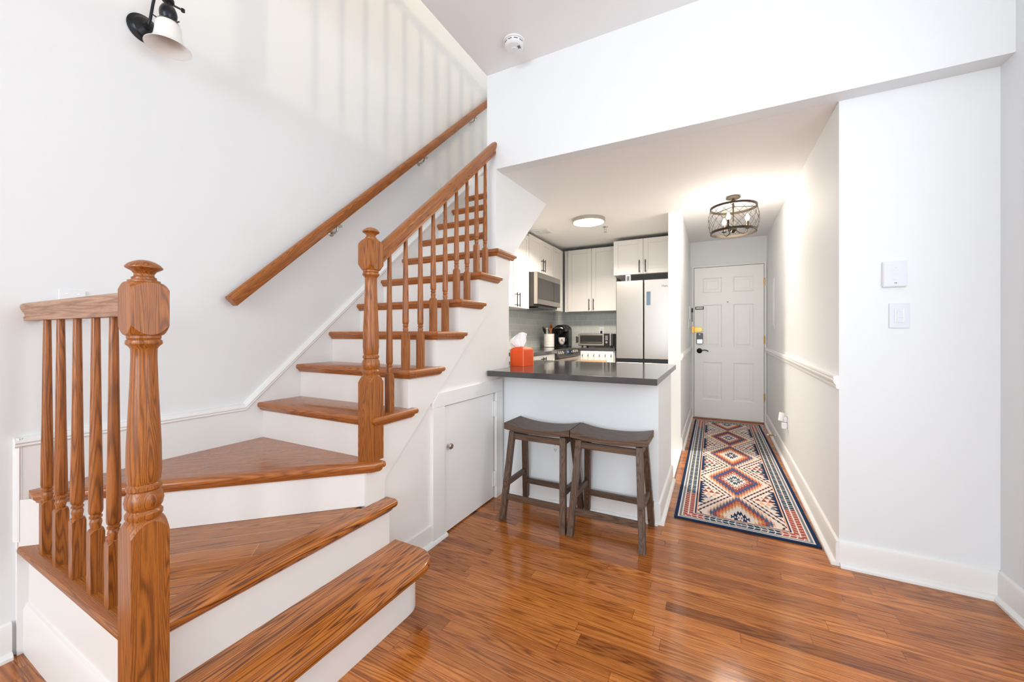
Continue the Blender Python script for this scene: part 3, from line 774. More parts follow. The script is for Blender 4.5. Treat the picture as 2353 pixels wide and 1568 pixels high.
# ------------------------------------------------------------------ bar stools
def make_stool(label):
    zt = 0.580
    t = thing('bar_stool', label, 'stool', (0, 0, 0))
    hx, hy = 0.215, 0.118
    mb = MB(); rs = []
    n = 16
    for j in range(n + 1):
        x = -hx + 2 * hx * j / n
        dip = 0.026 * (1 - (abs(x) / hx) ** 2.2)
        rs.append([(x, -hy, zt - 0.040 - dip * 0.55), (x, hy, zt - 0.040 - dip * 0.55), (x, hy, zt - dip), (x, -hy, zt - dip)])
    mb.rings(rs); mb.build('seat', 'stool_wood', t, bevel=0.003, smooth=30)
    top_ = {(-1, -1): (-0.168, -0.088), (1, -1): (0.168, -0.088), (-1, 1): (-0.168, 0.088), (1, 1): (0.168, 0.088)}
    bot = {(-1, -1): (-0.196, -0.168), (1, -1): (0.196, -0.168), (-1, 1): (-0.196, 0.168), (1, 1): (0.196, 0.168)}
    w2 = 0.0175
    def leg_at(s, z):
        f = z / 0.525; a, b = bot[s], top_[s]
        return (a[0] + (b[0] - a[0]) * f, a[1] + (b[1] - a[1]) * f)
    for s in top_:
        rr = []
        for z in (0.0, 0.528):
            cx, cy = leg_at(s, z)
            rr.append([(cx - w2, cy - w2, z), (cx + w2, cy - w2, z), (cx + w2, cy + w2, z), (cx - w2, cy + w2, z)])
        MB().rings(rr).build('leg', 'stool_leg_wood', t, bevel=0.002, smooth=0)
    def bar(s0, s1, z, hh, th, name, ext=0.0):
        a = Vector((*leg_at(s0, z), z)); b = Vector((*leg_at(s1, z), z)); d = (b - a).normalized()
        a -= d * ext; b += d * ext
        side = Vector((-d.y, d.x, 0)) * th / 2; up = Vector((0, 0, hh / 2))
        return MB().rings([[p - side - up, p + side - up, p + side + up, p - side + up] for p in (a, b)]).build(name, 'stool_wood', t, bevel=0.0015, smooth=0)
    bar((-1, -1), (1, -1), 0.497, 0.036, 0.018, 'apron'); bar((-1, 1), (1, 1), 0.497, 0.036, 0.018, 'apron')
    bar((-1, -1), (-1, 1), 0.497, 0.036, 0.018, 'apron'); bar((1, -1), (1, 1), 0.497, 0.036, 0.018, 'apron')
    bar((-1, -1), (1, -1), 0.135, 0.034, 0.018, 'stretcher', 0.021); bar((-1, 1), (1, 1), 0.135, 0.034, 0.018, 'stretcher', 0.021)
    bar((-1, -1), (-1, 1), 0.210, 0.034, 0.018, 'stretcher', 0.021); bar((1, -1), (1, 1), 0.210, 0.034, 0.018, 'stretcher', 0.021)
    return t
s1 = make_stool('dark brown saddle seat stool nearer the closet door')
s1.location = (-0.957, 2.262, 0); s1['_w'] = (-0.957, 2.262, 0); s1['group'] = 'bar stools'
s2 = dup(s1, (-0.523, 2.262, 0), 'dark brown saddle seat stool nearer the hall and rug', 'bar stools')

# ------------------------------------------------------------------ counters
ctr = MB().prism([(SX + 0.002, 2.225), (-0.272, 2.232), (-0.268, 3.36), (-1.62, 3.36), (-1.62, 2.565), (SX + 0.002, 2.565)], 'z', BC - 0.036, BC)
tag(ctr.build('breakfast_bar_top', 'counter_quartz', bevel=0.002), 'dark grey polished stone top of the breakfast bar', 'countertop')
c2 = MB().prism([(-2.19, 3.37), (-1.555, 3.37), (-1.555, 4.082), (-2.19, 4.082)], 'z', KC - 0.034, KC)
tag(c2.build('countertop', 'counter_quartz', bevel=0.002), 'dark grey stone countertop left of the range', 'countertop')
c3 = MB().prism([(-2.19, 4.872), (-1.575, 4.872), (-1.575, 4.985), (-1.115, 4.985), (-1.115, 5.585), (-2.19, 5.585)], 'z', KC - 0.034, KC)
tag(c3.build('countertop', 'counter_quartz', bevel=0.002), 'dark grey stone corner countertop carrying coffee maker and toaster oven', 'countertop')
# backsplash
struct('wall_backsplash', MB().box(-2.2, -1.09, KY - 0.008, KY, KC, 1.46), 'tile_back', label='pale grey green subway tiles on the back wall', smooth=0)
struct('wall_backsplash_left', MB().box(-2.2, -2.192, 2.60, KY - 0.008, KC, 1.46), 'tile_left', label='pale grey green subway tiles on the left kitchen wall', smooth=0)

# ------------------------------------------------------------------ cabinets
def frame_local(facing, px, py):
    """map (s, out, z) with s to the viewer's right along the front -> world"""
    if facing == '-y': return lambda s, o, z: (px + s, py - o, z)
    if facing == '+x': return lambda s, o, z: (px + o, py + s, z)
def mapped_box(mb, f, s0, s1, o0, o1, z0, z1):
    a = f(s0, o0, z0); b = f(s1, o1, z1)
    return mb.box(min(a[0], b[0]), max(a[0], b[0]), min(a[1], b[1]), max(a[1], b[1]), z0, z1)
def shaker(f, s0, s1, z0, z1, parent, handle=None, rail=0.058, hl=0.13):
    mb = MB(); o = 0.02
    mapped_box(mb, f, s0, s0 + rail, 0, o, z0, z1); mapped_box(mb, f, s1 - rail, s1, 0, o, z0, z1)
    mapped_box(mb, f, s0 + rail, s1 - rail, 0, o, z0, z0 + rail); mapped_box(mb, f, s0 + rail, s1 - rail, 0, o, z1 - rail, z1)
    mapped_box(mb, f, s0 + rail, s1 - rail, 0, o - 0.008, z0 + rail, z1 - rail)
    dr = mb.build('door', 'cabinet_white', parent, smooth=0, bevel=0.0012)
    if handle:
        hs, hz, vert = handle
        h = MB()
        if vert:
            h.tube([f(hs, o + 0.03, hz - hl / 2 - 0.012), f(hs, o + 0.03, hz + hl / 2 + 0.012)], 0.0055, 8)
            for zz in (hz - hl / 2 + 0.008, hz + hl / 2 - 0.008): h.tube([f(hs, o, zz), f(hs, o + 0.03, zz)], 0.0045, 8)
        else:
            h.tube([f(hs - hl / 2 - 0.012, o + 0.03, hz), f(hs + hl / 2 + 0.012, o + 0.03, hz)], 0.0055, 8)
            for ss in (hs - hl / 2 + 0.008, hs + hl / 2 - 0.008): h.tube([f(ss, o, hz), f(ss, o + 0.03, hz)], 0.0045, 8)
        h.build('handle', 'black_metal', dr, smooth=40)
    return dr
def cabinet(label, facing, px, py, width, depth, z0, z1, doors, base=False, name='wall_cabinet', topgap=False):
    f = frame_local(facing, px, py)
    c = f(width / 2, -depth / 2, z0)
    t = thing(name, label, 'cabinet', c)
    mb = MB()
    mapped_box(mb, f, 0.0, width, -depth, -0.001, z0, z1)
    mb.build('body', 'cabinet_white', t, smooth=0, bevel=0.001)
    for d in doors:
        shaker(f, d[0], d[1], d[2], d[3], t, d[4] if len(d) > 4 else None)
    return t
ztop = 2.315
CZ = 1.452
cabinet('white wall cabinet left of the microwave with paired black handles', '+x', -1.92, 3.43, 0.655, 0.272, 1.425, 2.272,
        [(0.003, 0.326, 1.428, 2.269, (0.298, 1.51, True)), (0.330, 0.652, 1.428, 2.269, (0.362, 1.51, True))], name='wall_cabinet')
cabinet('short white wall cabinet directly above the microwave', '+x', -1.92, 4.09, 0.765, 0.272, 1.862, 2.308,
        [(0.003, 0.381, 1.865, 2.305, (0.352, 1.985, True)), (0.385, 0.762, 1.865, 2.305, (0.414, 1.985, True))])
cabinet('narrow white wall cabinet in the kitchen corner beside the microwave', '+x', -1.92, 4.858, 0.40, 0.272, CZ, ztop, [(0.003, 0.36, CZ + .003, ztop - .003)])
cabinet('tall white double wall cabinet above the toaster oven', '-y', -1.895, 5.29, 0.735, 0.305, CZ, 2.325,
        [(0.055, 0.393, CZ + .003, 2.322, (0.366, 1.545, True)), (0.397, 0.732, CZ + .003, 2.322, (0.427, 1.545, True))])
cabinet('white wall cabinet above the refrigerator', '-y', -1.138, 5.02, 0.728, 0.575, 1.882, 2.322,
        [(0.003, 0.363, 1.885, 2.319, (0.322, 1.975, True)), (0.367, 0.725, 1.885, 2.319, (0.394, 1.975, True))])
cabinet('white base cabinet left of the range', '+x', -1.60, 3.37, 0.712, 0.585, 0.01, KC - 0.036, [(0.003, 0.354, 0.11, KC - .04, (0.325, 0.82, True)), (0.358, 0.709, 0.11, KC - .04, (0.387, 0.82, True))], name='base_cabinet')
cabinet('white base cabinet under the toaster oven', '-y', -2.18, 5.025, 1.06, 0.56, 0.01, KC - 0.036, [(0.61, 1.055, 0.11, KC - .04)], name='base_cabinet')
# dark shadow line above the cabinets is the real gap to the ceiling

# ------------------------------------------------------------------ microwave
mw = thing('microwave', 'stainless over the range microwave with dark glass door', 'microwave', (-2.0, 4.47, 1.47))
MB().box(-2.185, -1.845, 4.094, 4.852, 1.462, 1.858).build('body', 'dark_grey', mw, bevel=0.003)
d_ = MB().box(-1.844, -1.80, 4.094, 4.852, 1.485, 1.858).build('door', 'stainless', mw, bevel=0.004)
MB().box(-1.801, -1.797, 4.125, 4.60, 1.545, 1.790).build('window', 'oven_glass', d_, bevel=0.002)
MB().box(-1.801, -1.797, 4.608, 4.83, 1.545, 1.790).build('control_panel', 'oven_glass', d_, bevel=0.002)
MB().box(-2.10, -1.83, 4.2, 4.75, 1.448, 1.464).build('vent_grille', 'black_plastic', mw)

# ------------------------------------------------------------------ range
rg = thing('range', 'stainless slide in range with angled front controls', 'stove', (-1.88, 4.475, 0))
MB().box(-2.18, -1.60, 4.09, 4.866, 0.0, 0.925).build('body', 'stainless', rg, bevel=0.003)
MB().box(-2.185, -1.615, 4.09, 4.866, 0.926, KC + 0.001).build('cooktop', 'range_glass', rg, bevel=0.003)
cp = MB().prism([(-1.614, KC + 0.004), (-1.596, KC + 0.004), (-1.530, 0.880), (-1.530, 0.860), (-1.614, 0.860)], 'y', 4.087, 4.868).build('control_panel', 'dark_grey', rg, bevel=0.003)
nrm = Vector((0.079, 0, 0.066)).normalized()
def on_panel(fr, y): return Vector((-1.596 + 0.066 * fr, y, KC + 0.004 - 0.079 * fr))
for y in (4.14, 4.205, 4.27, 4.66, 4.725, 4.79):
    mb = MB().lathe([(0, 0), (0.021, 0), (0.021, 0.016), (0.018, 0.022), (0, 0.022)], (0, 0, 0), 18)
    M = Matrix.Translation(on_panel(0.5, y)) @ nrm.to_track_quat('Z', 'Y').to_matrix().to_4x4()
    mb.xform(M); mb.build('knob', 'nickel', cp)
mb = MB().box(-0.036, 0.036, -0.14, 0.14, 0.0, 0.004)
mb.xform(Matrix.Translation(on_panel(0.5, 4.465)) @ Matrix.Rotation(math.atan2(0.079, 0.066), 4, 'Y')); dpo = mb.build('display', 'display_black', cp)
mb = MB().box(-0.008, 0.008, -0.03, 0.03, 0.004, 0.005); mb.xform(Matrix.Translation(on_panel(0.5, 4.465)) @ Matrix.Rotation(math.atan2(0.079, 0.066), 4, 'Y')); mb.build('digits', 'display_blue', dpo)
od = MB().box(-1.60, -1.555, 4.09, 4.866, 0.20, 0.852).build('oven_door', 'stainless', rg, bevel=0.004)
MB().tube([(-1.515, 4.13, 0.80), (-1.515, 4.825, 0.80)], 0.011, 12).build('handle', 'nickel', od)
MB().box(-1.556, -1.552, 4.2, 4.755, 0.33, 0.70).build('window', 'oven_glass', od)

# ------------------------------------------------------------------ refrigerator
fg = thing('refrigerator', 'stainless french door refrigerator beside the wall end', 'refrigerator', (-0.77, 5.2, 0))
MB().box(-1.082, -0.425, 4.955, 5.57, 0.02, 1.775).build('body', 'dark_grey', fg, bevel=0.003)
fl = MB().box(-1.082, -0.757, 4.895, 4.95, 0.835, 1.793).build('door', 'stainless', fg, bevel=0.008, segs=3)
frd = MB().box(-0.748, -0.425, 4.895, 4.95, 0.835, 1.793).build('door', 'stainless', fg, bevel=0.008, segs=3)
MB().box(-1.080, -0.427, 4.905, 4.95, 0.795, 0.832).build('handle_recess', 'black_iron', fg)
MB().box(-1.082, -0.757, 4.895, 4.95, 0.05, 0.790).build('drawer', 'stainless', fg, bevel=0.008, segs=3)
MB().box(-0.748, -0.425, 4.895, 4.95, 0.05, 0.790).build('drawer', 'stainless', fg, bevel=0.008, segs=3)
MB().box(-0.718, -0.672, 4.890, 4.896, 1.485, 1.648).build('display', 'panel_mirror', frd, bevel=0.002)
text_mesh('Haier', 0.036, 'lettering', 'dark_grey', frd, Matrix.Translation((-0.545, 4.8945, 1.706)) @ Matrix.Rotation(PI / 2, 4, 'X'), align='LEFT')
# small white gadget on the refrigerator
gd = MB().box(-0.972, -0.912, 4.93, 4.97, 1.7755, 1.872).build('small_speaker', 'plastic_white', bevel=0.004)
tag(gd, 'small white device with a dark face standing on the refrigerator', 'device')
MB().box(-0.957, -0.945, 4.928, 4.931, 1.792, 1.855).build('dark_slot', 'black_plastic', gd)
MB().box(-0.940, -0.927, 4.928, 4.931, 1.792, 1.855).build('dark_slot', 'black_plastic', gd)

# ------------------------------------------------------------------ countertop objects
# tissue box
tb = thing('tissue_box', 'bright orange woven tissue box cover on the breakfast bar', 'tissue box', (-1.325, 2.715, BC))
mb = MB()
hw = 0.066
def rsq(h, r, z, n=5):
    pts = []
    for cx, cy, a0 in ((h - r, h - r, 0), (-h + r, h - r, PI / 2), (-h + r, -h + r, PI), (h - r, -h + r, 3 * PI / 2)):
        for j in range(n): a = a0 + PI / 2 * j / (n - 1); pts.append((cx + r * math.cos(a), cy + r * math.sin(a), z))
    return pts
mb.rings([rsq(hw, .008, .0005), rsq(hw, .008, .118), rsq(hw - .003, .010, .128), rsq(hw - .012, .014, .138), rsq(hw - .030, .016, .144), rsq(hw - .052, .010, .147)])
Mt = Matrix.Translation((-1.325, 2.715, BC)) @ Matrix.Rotation(math.radians(-12), 4, 'Z')
mb.xform(Mt); mb.build('cover', 'orange_leather', tb, smooth=35)
for sx, sy in ((1, -1), (-1, -1), (1, 1)):
    mb = MB().tube([(sx * (hw - .0025), sy * (hw - .0025), 0.001), (sx * (hw - .0025), sy * (hw - .0025), 0.118), (sx * (hw - .012), sy * (hw - .012), 0.136)], 0.002, 6)
    mb.xform(Mt); mb.build('seam', 'orange_stitch', tb)
# tissue : folded sheet
mb = MB(); nn = 18; mm = 14; rows_ = []
for j in range(mm + 1):
    t_ = j / mm; ring = []
    for i in range(nn + 1):
        s_ = i / nn * 2 - 1
        w_ = 0.026 + 0.044 * math.sin(min(1, t_ * 1.5) * PI / 2) * (1 - 0.80 * max(0, t_ - 0.45) / 0.55)
        lean = -0.020 * math.sin(t_ * PI) + 0.006 * t_
        ring.append((s_ * w_ + lean + 0.012 * t_ * t_, 0.016 * math.sin(s_ * 4.2 + t_ * 3.0) * (1 - 0.3 * t_) + 0.008 * math.sin(s_ * 9 + t_ * 5), 0.140 + 0.120 * t_ - 0.014 * abs(s_) ** 1.6 * t_))
    rows_.append(ring)
mb.rings(rows_, caps=False, closed=False)
mb.xform(Matrix.Translation((-1.34, 2.715, BC)) @ Matrix.Rotation(math.radians(22), 4, 'Z'))
ti = mb.build('tissue', 'tissue_paper', tb, smooth=60)
sd = ti.modifiers.new('thick', 'SOLIDIFY'); sd.thickness = 0.0012
# utensil crock
cx_, cy_ = -2.02, 5.0
prof = [(0, 0), (0.066, 0), (0.070, 0.003)]
for j in range(14):
    z = 0.006 + j * 0.0118
    prof += [(0.0715, z), (0.0725, z + 0.003), (0.0725, z + 0.007), (0.0700, z + 0.0095)]
prof += [(0.072, 0.175), (0.072, 0.183), (0.066, 0.183), (0.064, 0.02), (0, 0.02)]
ck = MB().lathe(prof, (cx_, cy_, KC + 0.001), 32)
tag(ck.build('utensil_crock', 'ceramic_white', smooth=50), 'white ribbed ceramic crock holding cooking utensils', 'crock')
def spoon(name, label, bx, by, tx, ty, tz, mat, head, cat, slots=False):
    p0 = Vector((cx_ + bx, cy_ + by, KC + 0.024)); p1 = Vector((cx_ + tx, cy_ + ty, KC + tz))
    d = (p1 - p0).normalized()
    mb = MB().tube([p0, p1 - d * head * 0.9], 0.0055, 8)
    hw_ = head * 0.36
    side = Vector((0.88, -0.47, 0.0)); side = (side - d * side.dot(d)).normalized(); nrm_ = d.cross(side)
    prof_ = [(0.0, 0.25), (0.2, 0.6), (0.45, 0.92), (0.7, 1.0), (0.88, 0.8), (1.0, 0.35)]
    base_ = p1 - d * head
    rr = []
    for f_, ww in prof_:
        c_ = base_ + d * head * f_
        rr.append([c_ + side * hw_ * ww * a + nrm_ * (0.010 * (1 - a * a) * ww * b) for a, b in ((-1, 0), (-.5, 1), (0, 1), (.5, 1), (1, 0), (.5, .4), (0, .4), (-.5, .4))])
    mb.rings(rr)
    o = mb.build(name, mat, smooth=50)
    tag(o, label, cat, 'utensils in the white crock')
    if slots:
        for q in (-0.35, 0.0, 0.35):
            c_ = base_ + d * head * 0.62 + side * hw_ * q
            sl_ = MB().rings([[c_ + d * a + side * b + nrm_ * h_ for a, b in ((-.018, -.003), (.018, -.003), (.018, .003), (-.018, .003))] for h_ in (0.0005, 0.0125)])
            sl_.build('slot', 'gap_shade', o)
    return o
spoon('wooden_spoon', 'plain brown wooden spoon leaning left in the crock', -0.015, 0.01, -0.088, -0.01, 0.285, 'wood_spoon', 0.085, 'spoon')
spoon('slotted_turner', 'orange brown slotted turner at the right of the crock', 0.01, -0.030, 0.058, -0.060, 0.318, 'wood_orange', 0.105, 'spatula', True)
spoon('serving_spoon', 'black serving spoon at the right side of the crock', 0.02, 0.0, 0.062, 0.02, 0.268, 'black_plastic', 0.085, 'spoon')
spoon('serving_spoon', 'black ladle low at the left side of the crock', -0.030, -0.005, -0.052, -0.052, 0.262, 'black_plastic', 0.080, 'spoon')
mb = MB().tube([(cx_ + 0.0, cy_ + 0.028, KC + 0.024), (cx_ - 0.002, cy_ + 0.034, KC + 0.19)], 0.005, 8)
for j in range(4):
    a = PI * j / 4; loop = []
    for i in range(17):
        tt = i / 16 * 2 * PI
        rr_ = 0.040 * math.sin(tt / 2) * (1 if tt < PI else 1)
        sgn = 1 if i < 8 else -1
        r_ = 0.042 * math.sin(PI * min(i, 16 - i) / 8 * 0.62) * sgn if 0 < i < 16 else 0
        z_ = 0.19 + 0.155 * (min(i, 16 - i) / 8)
        if i == 8: r_ = 0
        loop.append((cx_ - 0.002 + r_ * math.cos(a), cy_ + 0.034 + r_ * math.sin(a), KC + z_))
    mb.tube(loop, 0.0014, 5)
tag(mb.build('whisk', 'steel_wire'), 'steel wire whisk rising above the other utensils', 'whisk', 'utensils in the white crock')
mb = MB().tube([(cx_ - 0.015, cy_ - 0.03, KC + 0.024), (cx_ - 0.008, cy_ - 0.055, KC + 0.262)], 0.0055, 8).box(cx_ - 0.022, cx_ + 0.006, cy_ - 0.062, cy_ - 0.05, KC + 0.255, KC + 0.268)
tag(mb.build('peeler', 'plastic_white'), 'white handled tool standing upright in the crock', 'utensil', 'utensils in the white crock')
# coffee maker and mug
cm = thing('coffee_maker', 'black single cup coffee maker in the kitchen corner', 'coffee maker', (-1.93, 5.27, KC))
def dome(xw, y0, y1, z0, z1, zr, x=-1.93):
    pts = [(x - xw, z0), (x + xw, z0), (x + xw, z1 - zr)]
    for j in range(1, 12): a = PI * j / 12; pts.append((x + xw * math.cos(a), z1 - zr + zr * math.sin(a)))
    pts.append((x - xw, z1 - zr))
    return MB().prism(pts, 'y', y0, y1)
dome(0.098, 5.28, 5.42, KC + 0.001, KC + 0.318, 0.085).build('body', 'black_plastic', cm, bevel=0.008)
dome(0.088, 5.16, 5.285, KC + 0.215, KC + 0.312, 0.070).build('brew_head', 'black_plastic', cm, bevel=0.008)
MB().lathe([(0.0, 0), (0.036, 0), (0.046, 0.05), (0, 0.05)], (-1.93, 5.19, KC + 0.185), 24).build('pod_holder', 'black_plastic', cm)
MB().tube([(-1.985, 5.155, KC + 0.262), (-1.96, 5.138, KC + 0.268), (-1.90, 5.138, KC + 0.268), (-1.875, 5.155, KC + 0.262)], 0.009, 8).build('handle', 'nickel', cm)
MB().box(-2.005, -1.855, 5.13, 5.285, KC + 0.001, KC + 0.035).build('drip_tray', 'black_plastic', cm, bevel=0.006)
MB().box(-2.03, -1.995, 5.20, 5.34, KC + 0.03, KC + 0.24).build('water_tank', 'black_plastic', cm, bevel=0.006)
mgx, mgy, mgz = -1.905, 5.190, KC + 0.0355
mg = MB().lathe([(0, 0), (0.022, 0), (0.032, 0.010), (0.043, 0.035), (0.047, 0.065), (0.046, 0.098), (0.0435, 0.098), (0.044, 0.065), (0.035, 0.02), (0, 0.012)], (mgx, mgy, mgz), 32)
mg = mg.build('mug', 'ceramic_white'); tag(mg, 'white mug with black letter K on the coffee maker', 'mug')
MB().tube([(mgx + 0.044, mgy, mgz + 0.085), (mgx + 0.064, mgy, mgz + 0.082), (mgx + 0.072, mgy, mgz + 0.06), (mgx + 0.062, mgy, mgz + 0.036), (mgx + 0.043, mgy, mgz + 0.034)], 0.006, 8).build('handle', 'black_plastic', mg)
text_mesh('K', 0.062, 'letter', 'ink_black', mg, Matrix.Translation((mgx + 0.024, mgy - 0.041, mgz + 0.058)) @ Matrix.Rotation(math.radians(28), 4, 'Z') @ Matrix.Rotation(PI / 2, 4, 'X'), ext=0.002)
# toaster oven
to = thing('toaster_oven', 'wide low stainless toaster oven with black control strip', 'toaster oven', (-1.39, 5.2, KC))
tf = 5.055
MB().box(-1.612, -1.158, tf + 0.022, 5.40, KC + 0.022, KC + 0.188).build('body', 'dark_grey', to, bevel=0.012, segs=3)
dd = MB().box(-1.622, -1.272, tf, tf + 0.024, KC + 0.024, KC + 0.186).build('door', 'stainless', to, bevel=0.008)
MB().box(-1.595, -1.292, tf - 0.002, tf + 0.001, KC + 0.055, KC + 0.165).build('window', 'oven_glass', dd, bevel=0.004)
MB().tube([(-1.59, tf - 0.004, KC + 0.072), (-1.30, tf - 0.004, KC + 0.072)], 0.004, 8).build('rack', 'nickel', dd)
cpn = MB().box(-1.270, -1.205, tf, tf + 0.024, KC + 0.024, KC + 0.186).build('control_panel', 'black_plastic', to, bevel=0.003)
MB().lathe([(0, 0), (0.015, 0), (0.014, 0.012), (0, 0.012)], (-1.237, tf - 0.013, KC + 0.075), 18, 'y').build('dial', 'nickel', cpn)
for j in range(4): MB().box(-1.256, -1.222, tf - 0.002, tf, KC + 0.105 + j * 0.016, KC + 0.110 + j * 0.016).build('button', 'plastic_grey', cpn)
MB().box(-1.203, -1.178, tf - 0.004, tf + 0.024, KC + 0.024, KC + 0.186).build('edge_trim', 'stainless', to, bevel=0.008)
MB().box(-1.655, -1.638, tf + 0.0, tf + 0.03, KC + 0.06, KC + 0.152).box(-1.64, -1.612, tf + 0.006, tf + 0.024, KC + 0.070, KC + 0.142).build('handle', 'dark_grey', to, bevel=0.004)
for xx in (-1.58, -1.19):
    for yy in (tf + 0.06, 5.36): MB().lathe([(0, 0), (0.014, 0), (0.012, 0.024), (0, 0.024)], (xx, yy, KC + 0.0005), 12).build('foot', 'black_plastic', to)
# outlet with plug on the tiles
def outlet(label, c, facing, plug=False):
    t = thing('power_outlet', label, 'outlet', c)
    f = {'-y': lambda s, o, z: (c[0] + s, c[1] - o, c[2] + z), '+x': lambda s, o, z: (c[0] + o, c[1] + s, c[2] + z), '-x': lambda s, o, z: (c[0] - o, c[1] - s, c[2] + z)}[facing]
    def bx(mb, s0, s1, o0, o1, z0, z1):
        a, b = f(s0, o0, z0), f(s1, o1, z1)
        return mb.box(min(a[0], b[0]), max(a[0], b[0]), min(a[1], b[1]), max(a[1], b[1]), min(a[2], b[2]), max(a[2], b[2]))
    bx(MB(), -.036, .036, 0.0003, .005, -.058, .058).build('cover_plate', 'plastic_white', t, bevel=0.002)
    for z in (-.02, .02):
        s_ = bx(MB(), -.016, .016, .005, .0065, z - .014, z + .014).build('socket', 'plastic_white', t, bevel=0.003)
        sl_ = MB()
        bx(sl_, -.007, -.0045, .0065, .0072, z - .004, z + .007); bx(sl_, .0045, .007, .0065, .0072, z - .003, z + .006); bx(sl_, -.002, .002, .0065, .0072, z - .010, z - .006)
        sl_.build('slots', 'gap_shade', s_)
    return t, f, bx
t_, f_, bx_ = outlet('white power outlet on the tiles behind the toaster oven', (-1.44, KY - 0.008, 1.185), '-y')
pg = MB(); bx_(pg, -.012, .012, .008, .035, -.034, -.002)
pg.tube([f_(0.0, .03, -.03), f_(-.01, .035, -.06), f_(-.02, .02, -.11), f_(-.02, .02, -.2)], 0.003, 8)
tag(pg.build('power_plug', 'black_plastic'), 'black plug and cord in the tile wall outlet', 'plug')
outlet('white power outlet low on the bar wall behind a stool leg', (-0.949, 2.465, 0.375), '-y')
# hook rack and board on the base cabinet
hr = thing('hook_rack', 'white over door rack with six black hooks below the toaster oven', 'hook rack', (-1.35, 4.99, 0.86))
MB().box(-1.565, -1.135, 4.982, 5.003, 0.775, 0.914).build('plate', 'cabinet_white', hr, bevel=0.002)
for j in range(6):
    x = -1.535 + j * 0.075
    MB().tube([(x, 4.981, 0.878), (x, 4.970, 0.870), (x, 4.968, 0.852), (x + 0.002, 4.958, 0.842), (x + 0.003, 4.945, 0.850), (x + 0.003, 4.940, 0.862)], 0.003, 6).build('hook', 'black_metal', hr)
tag(MB().box(-1.575, -1.215, 4.955, 4.972, 0.60, 0.800).build('cutting_board', 'board_wood', bevel=0.003), 'pale wooden cutting board hanging under the hooks', 'cutting board')

# ------------------------------------------------------------------ ceiling fixtures
zl = zc(3.95)
cl = thing('ceiling_light', 'round flush kitchen ceiling light with brushed nickel rim', 'ceiling light', (-1.155, 3.95, zl))
MB().lathe([(0.150, 0.0), (0.165, 0.0), (0.168, -0.003), (0.168, -0.040), (0.163, -0.044), (0.158, -0.042), (0.156, -0.01), (0.150, 0.0)], (-1.155, 3.95, zl + 0.003), 64).build('rim', 'nickel', cl, smooth=30)
MB().lathe([(0, -0.034), (0.157, -0.034), (0.157, -0.039), (0.10, -0.042), (0, -0.043)], (-1.155, 3.95, zl + 0.003), 64).build('diffuser', 'lamp_disc', cl)
cll = bpy.data.lights.new('kitchen_light', 'AREA'); cll.shape = 'DISK'; cll.size = 0.30; cll.energy = 38; cll.spread = math.radians(152); cll.color = (1.0, 0.90, 0.78)
clo = bpy.data.objects.new('kitchen_light', cll); C.objects.link(clo); clo.location = (-1.155, 3.95, zl - 0.046)
# smoke detector
sm = thing('smoke_detector', 'round white smoke detector on the living room ceiling', 'smoke detector', (-1.10, 2.143, CEIL))
def hang(mb_prof, c, segs=36): return MB().lathe([(r, -z) for r, z in mb_prof], c, segs)
hang([(0, 0), (0.064, 0), (0.066, 0.003), (0.064, 0.008), (0.057, 0.010), (0, 0.010)], (-1.10, 2.143, CEIL)).build('base', 'plastic_white', sm)
hang([(0, 0.010), (0.056, 0.010), (0.0565, 0.024), (0.058, 0.026), (0.058, 0.036), (0.050, 0.043), (0.030, 0.045), (0, 0.045)], (-1.10, 2.143, CEIL)).build('cover', 'plastic_white', sm, smooth=30)
for a in (-2.2, -1.55, -0.9, -2.85, -0.25):
    mb = MB().box(-0.012, 0.012, 0.0555, 0.0572, -0.021, -0.0175); mb.xform(Matrix.Translation((-1.10, 2.143, CEIL)) @ Matrix.Rotation(a - PI / 2, 4, 'Z')); mb.build('slot', 'gap_shade', sm)
hang([(0, 0.045), (0.014, 0.045), (0.013, 0.048), (0, 0.0485)], (-1.10, 2.143, CEIL), 20).build('test_button', 'plastic_white', sm)
for j in range(3):
    mb = MB().box(0.026 + j * 0.006, 0.029 + j * 0.006, -0.012, 0.012, -0.0462, -0.0445); mb.xform(Matrix.Translation((-1.10, 2.143, CEIL)) @ Matrix.Rotation(0.1, 4, 'Z')); mb.build('speaker_slit', 'gap_shade', sm)
# sprinkler
zs_ = zc(4.355)
sg = thing('sprinkler', 'small nickel fire sprinkler hanging from the kitchen ceiling', 'sprinkler', (-1.081, 4.355, zs_))
MB().lathe([(0, 0.001), (0.028, 0.001), (0.030, -0.004), (0.024, -0.012), (0.010, -0.014), (0, -0.014)], (-1.081, 4.355, zs_), 24).build('escutcheon', 'nickel', sg)
mb = MB().lathe([(0, -0.012), (0.010, -0.012), (0.010, -0.030), (0.007, -0.034), (0, -0.034)], (-1.081, 4.355, zs_), 16)
mb.tube([(-1.089, 4.355, zs_ - 0.03), (-1.093, 4.355, zs_ - 0.045), (-1.083, 4.355, zs_ - 0.062)], 0.0025, 6).tube([(-1.073, 4.355, zs_ - 0.03), (-1.069, 4.355, zs_ - 0.045), (-1.079, 4.355, zs_ - 0.062)], 0.0025, 6)
mb.lathe([(0, -0.062), (0.016, -0.062), (0.016, -0.065), (0, -0.065)], (-1.081, 4.355, zs_), 18)
mb.build('head', 'nickel', sg)
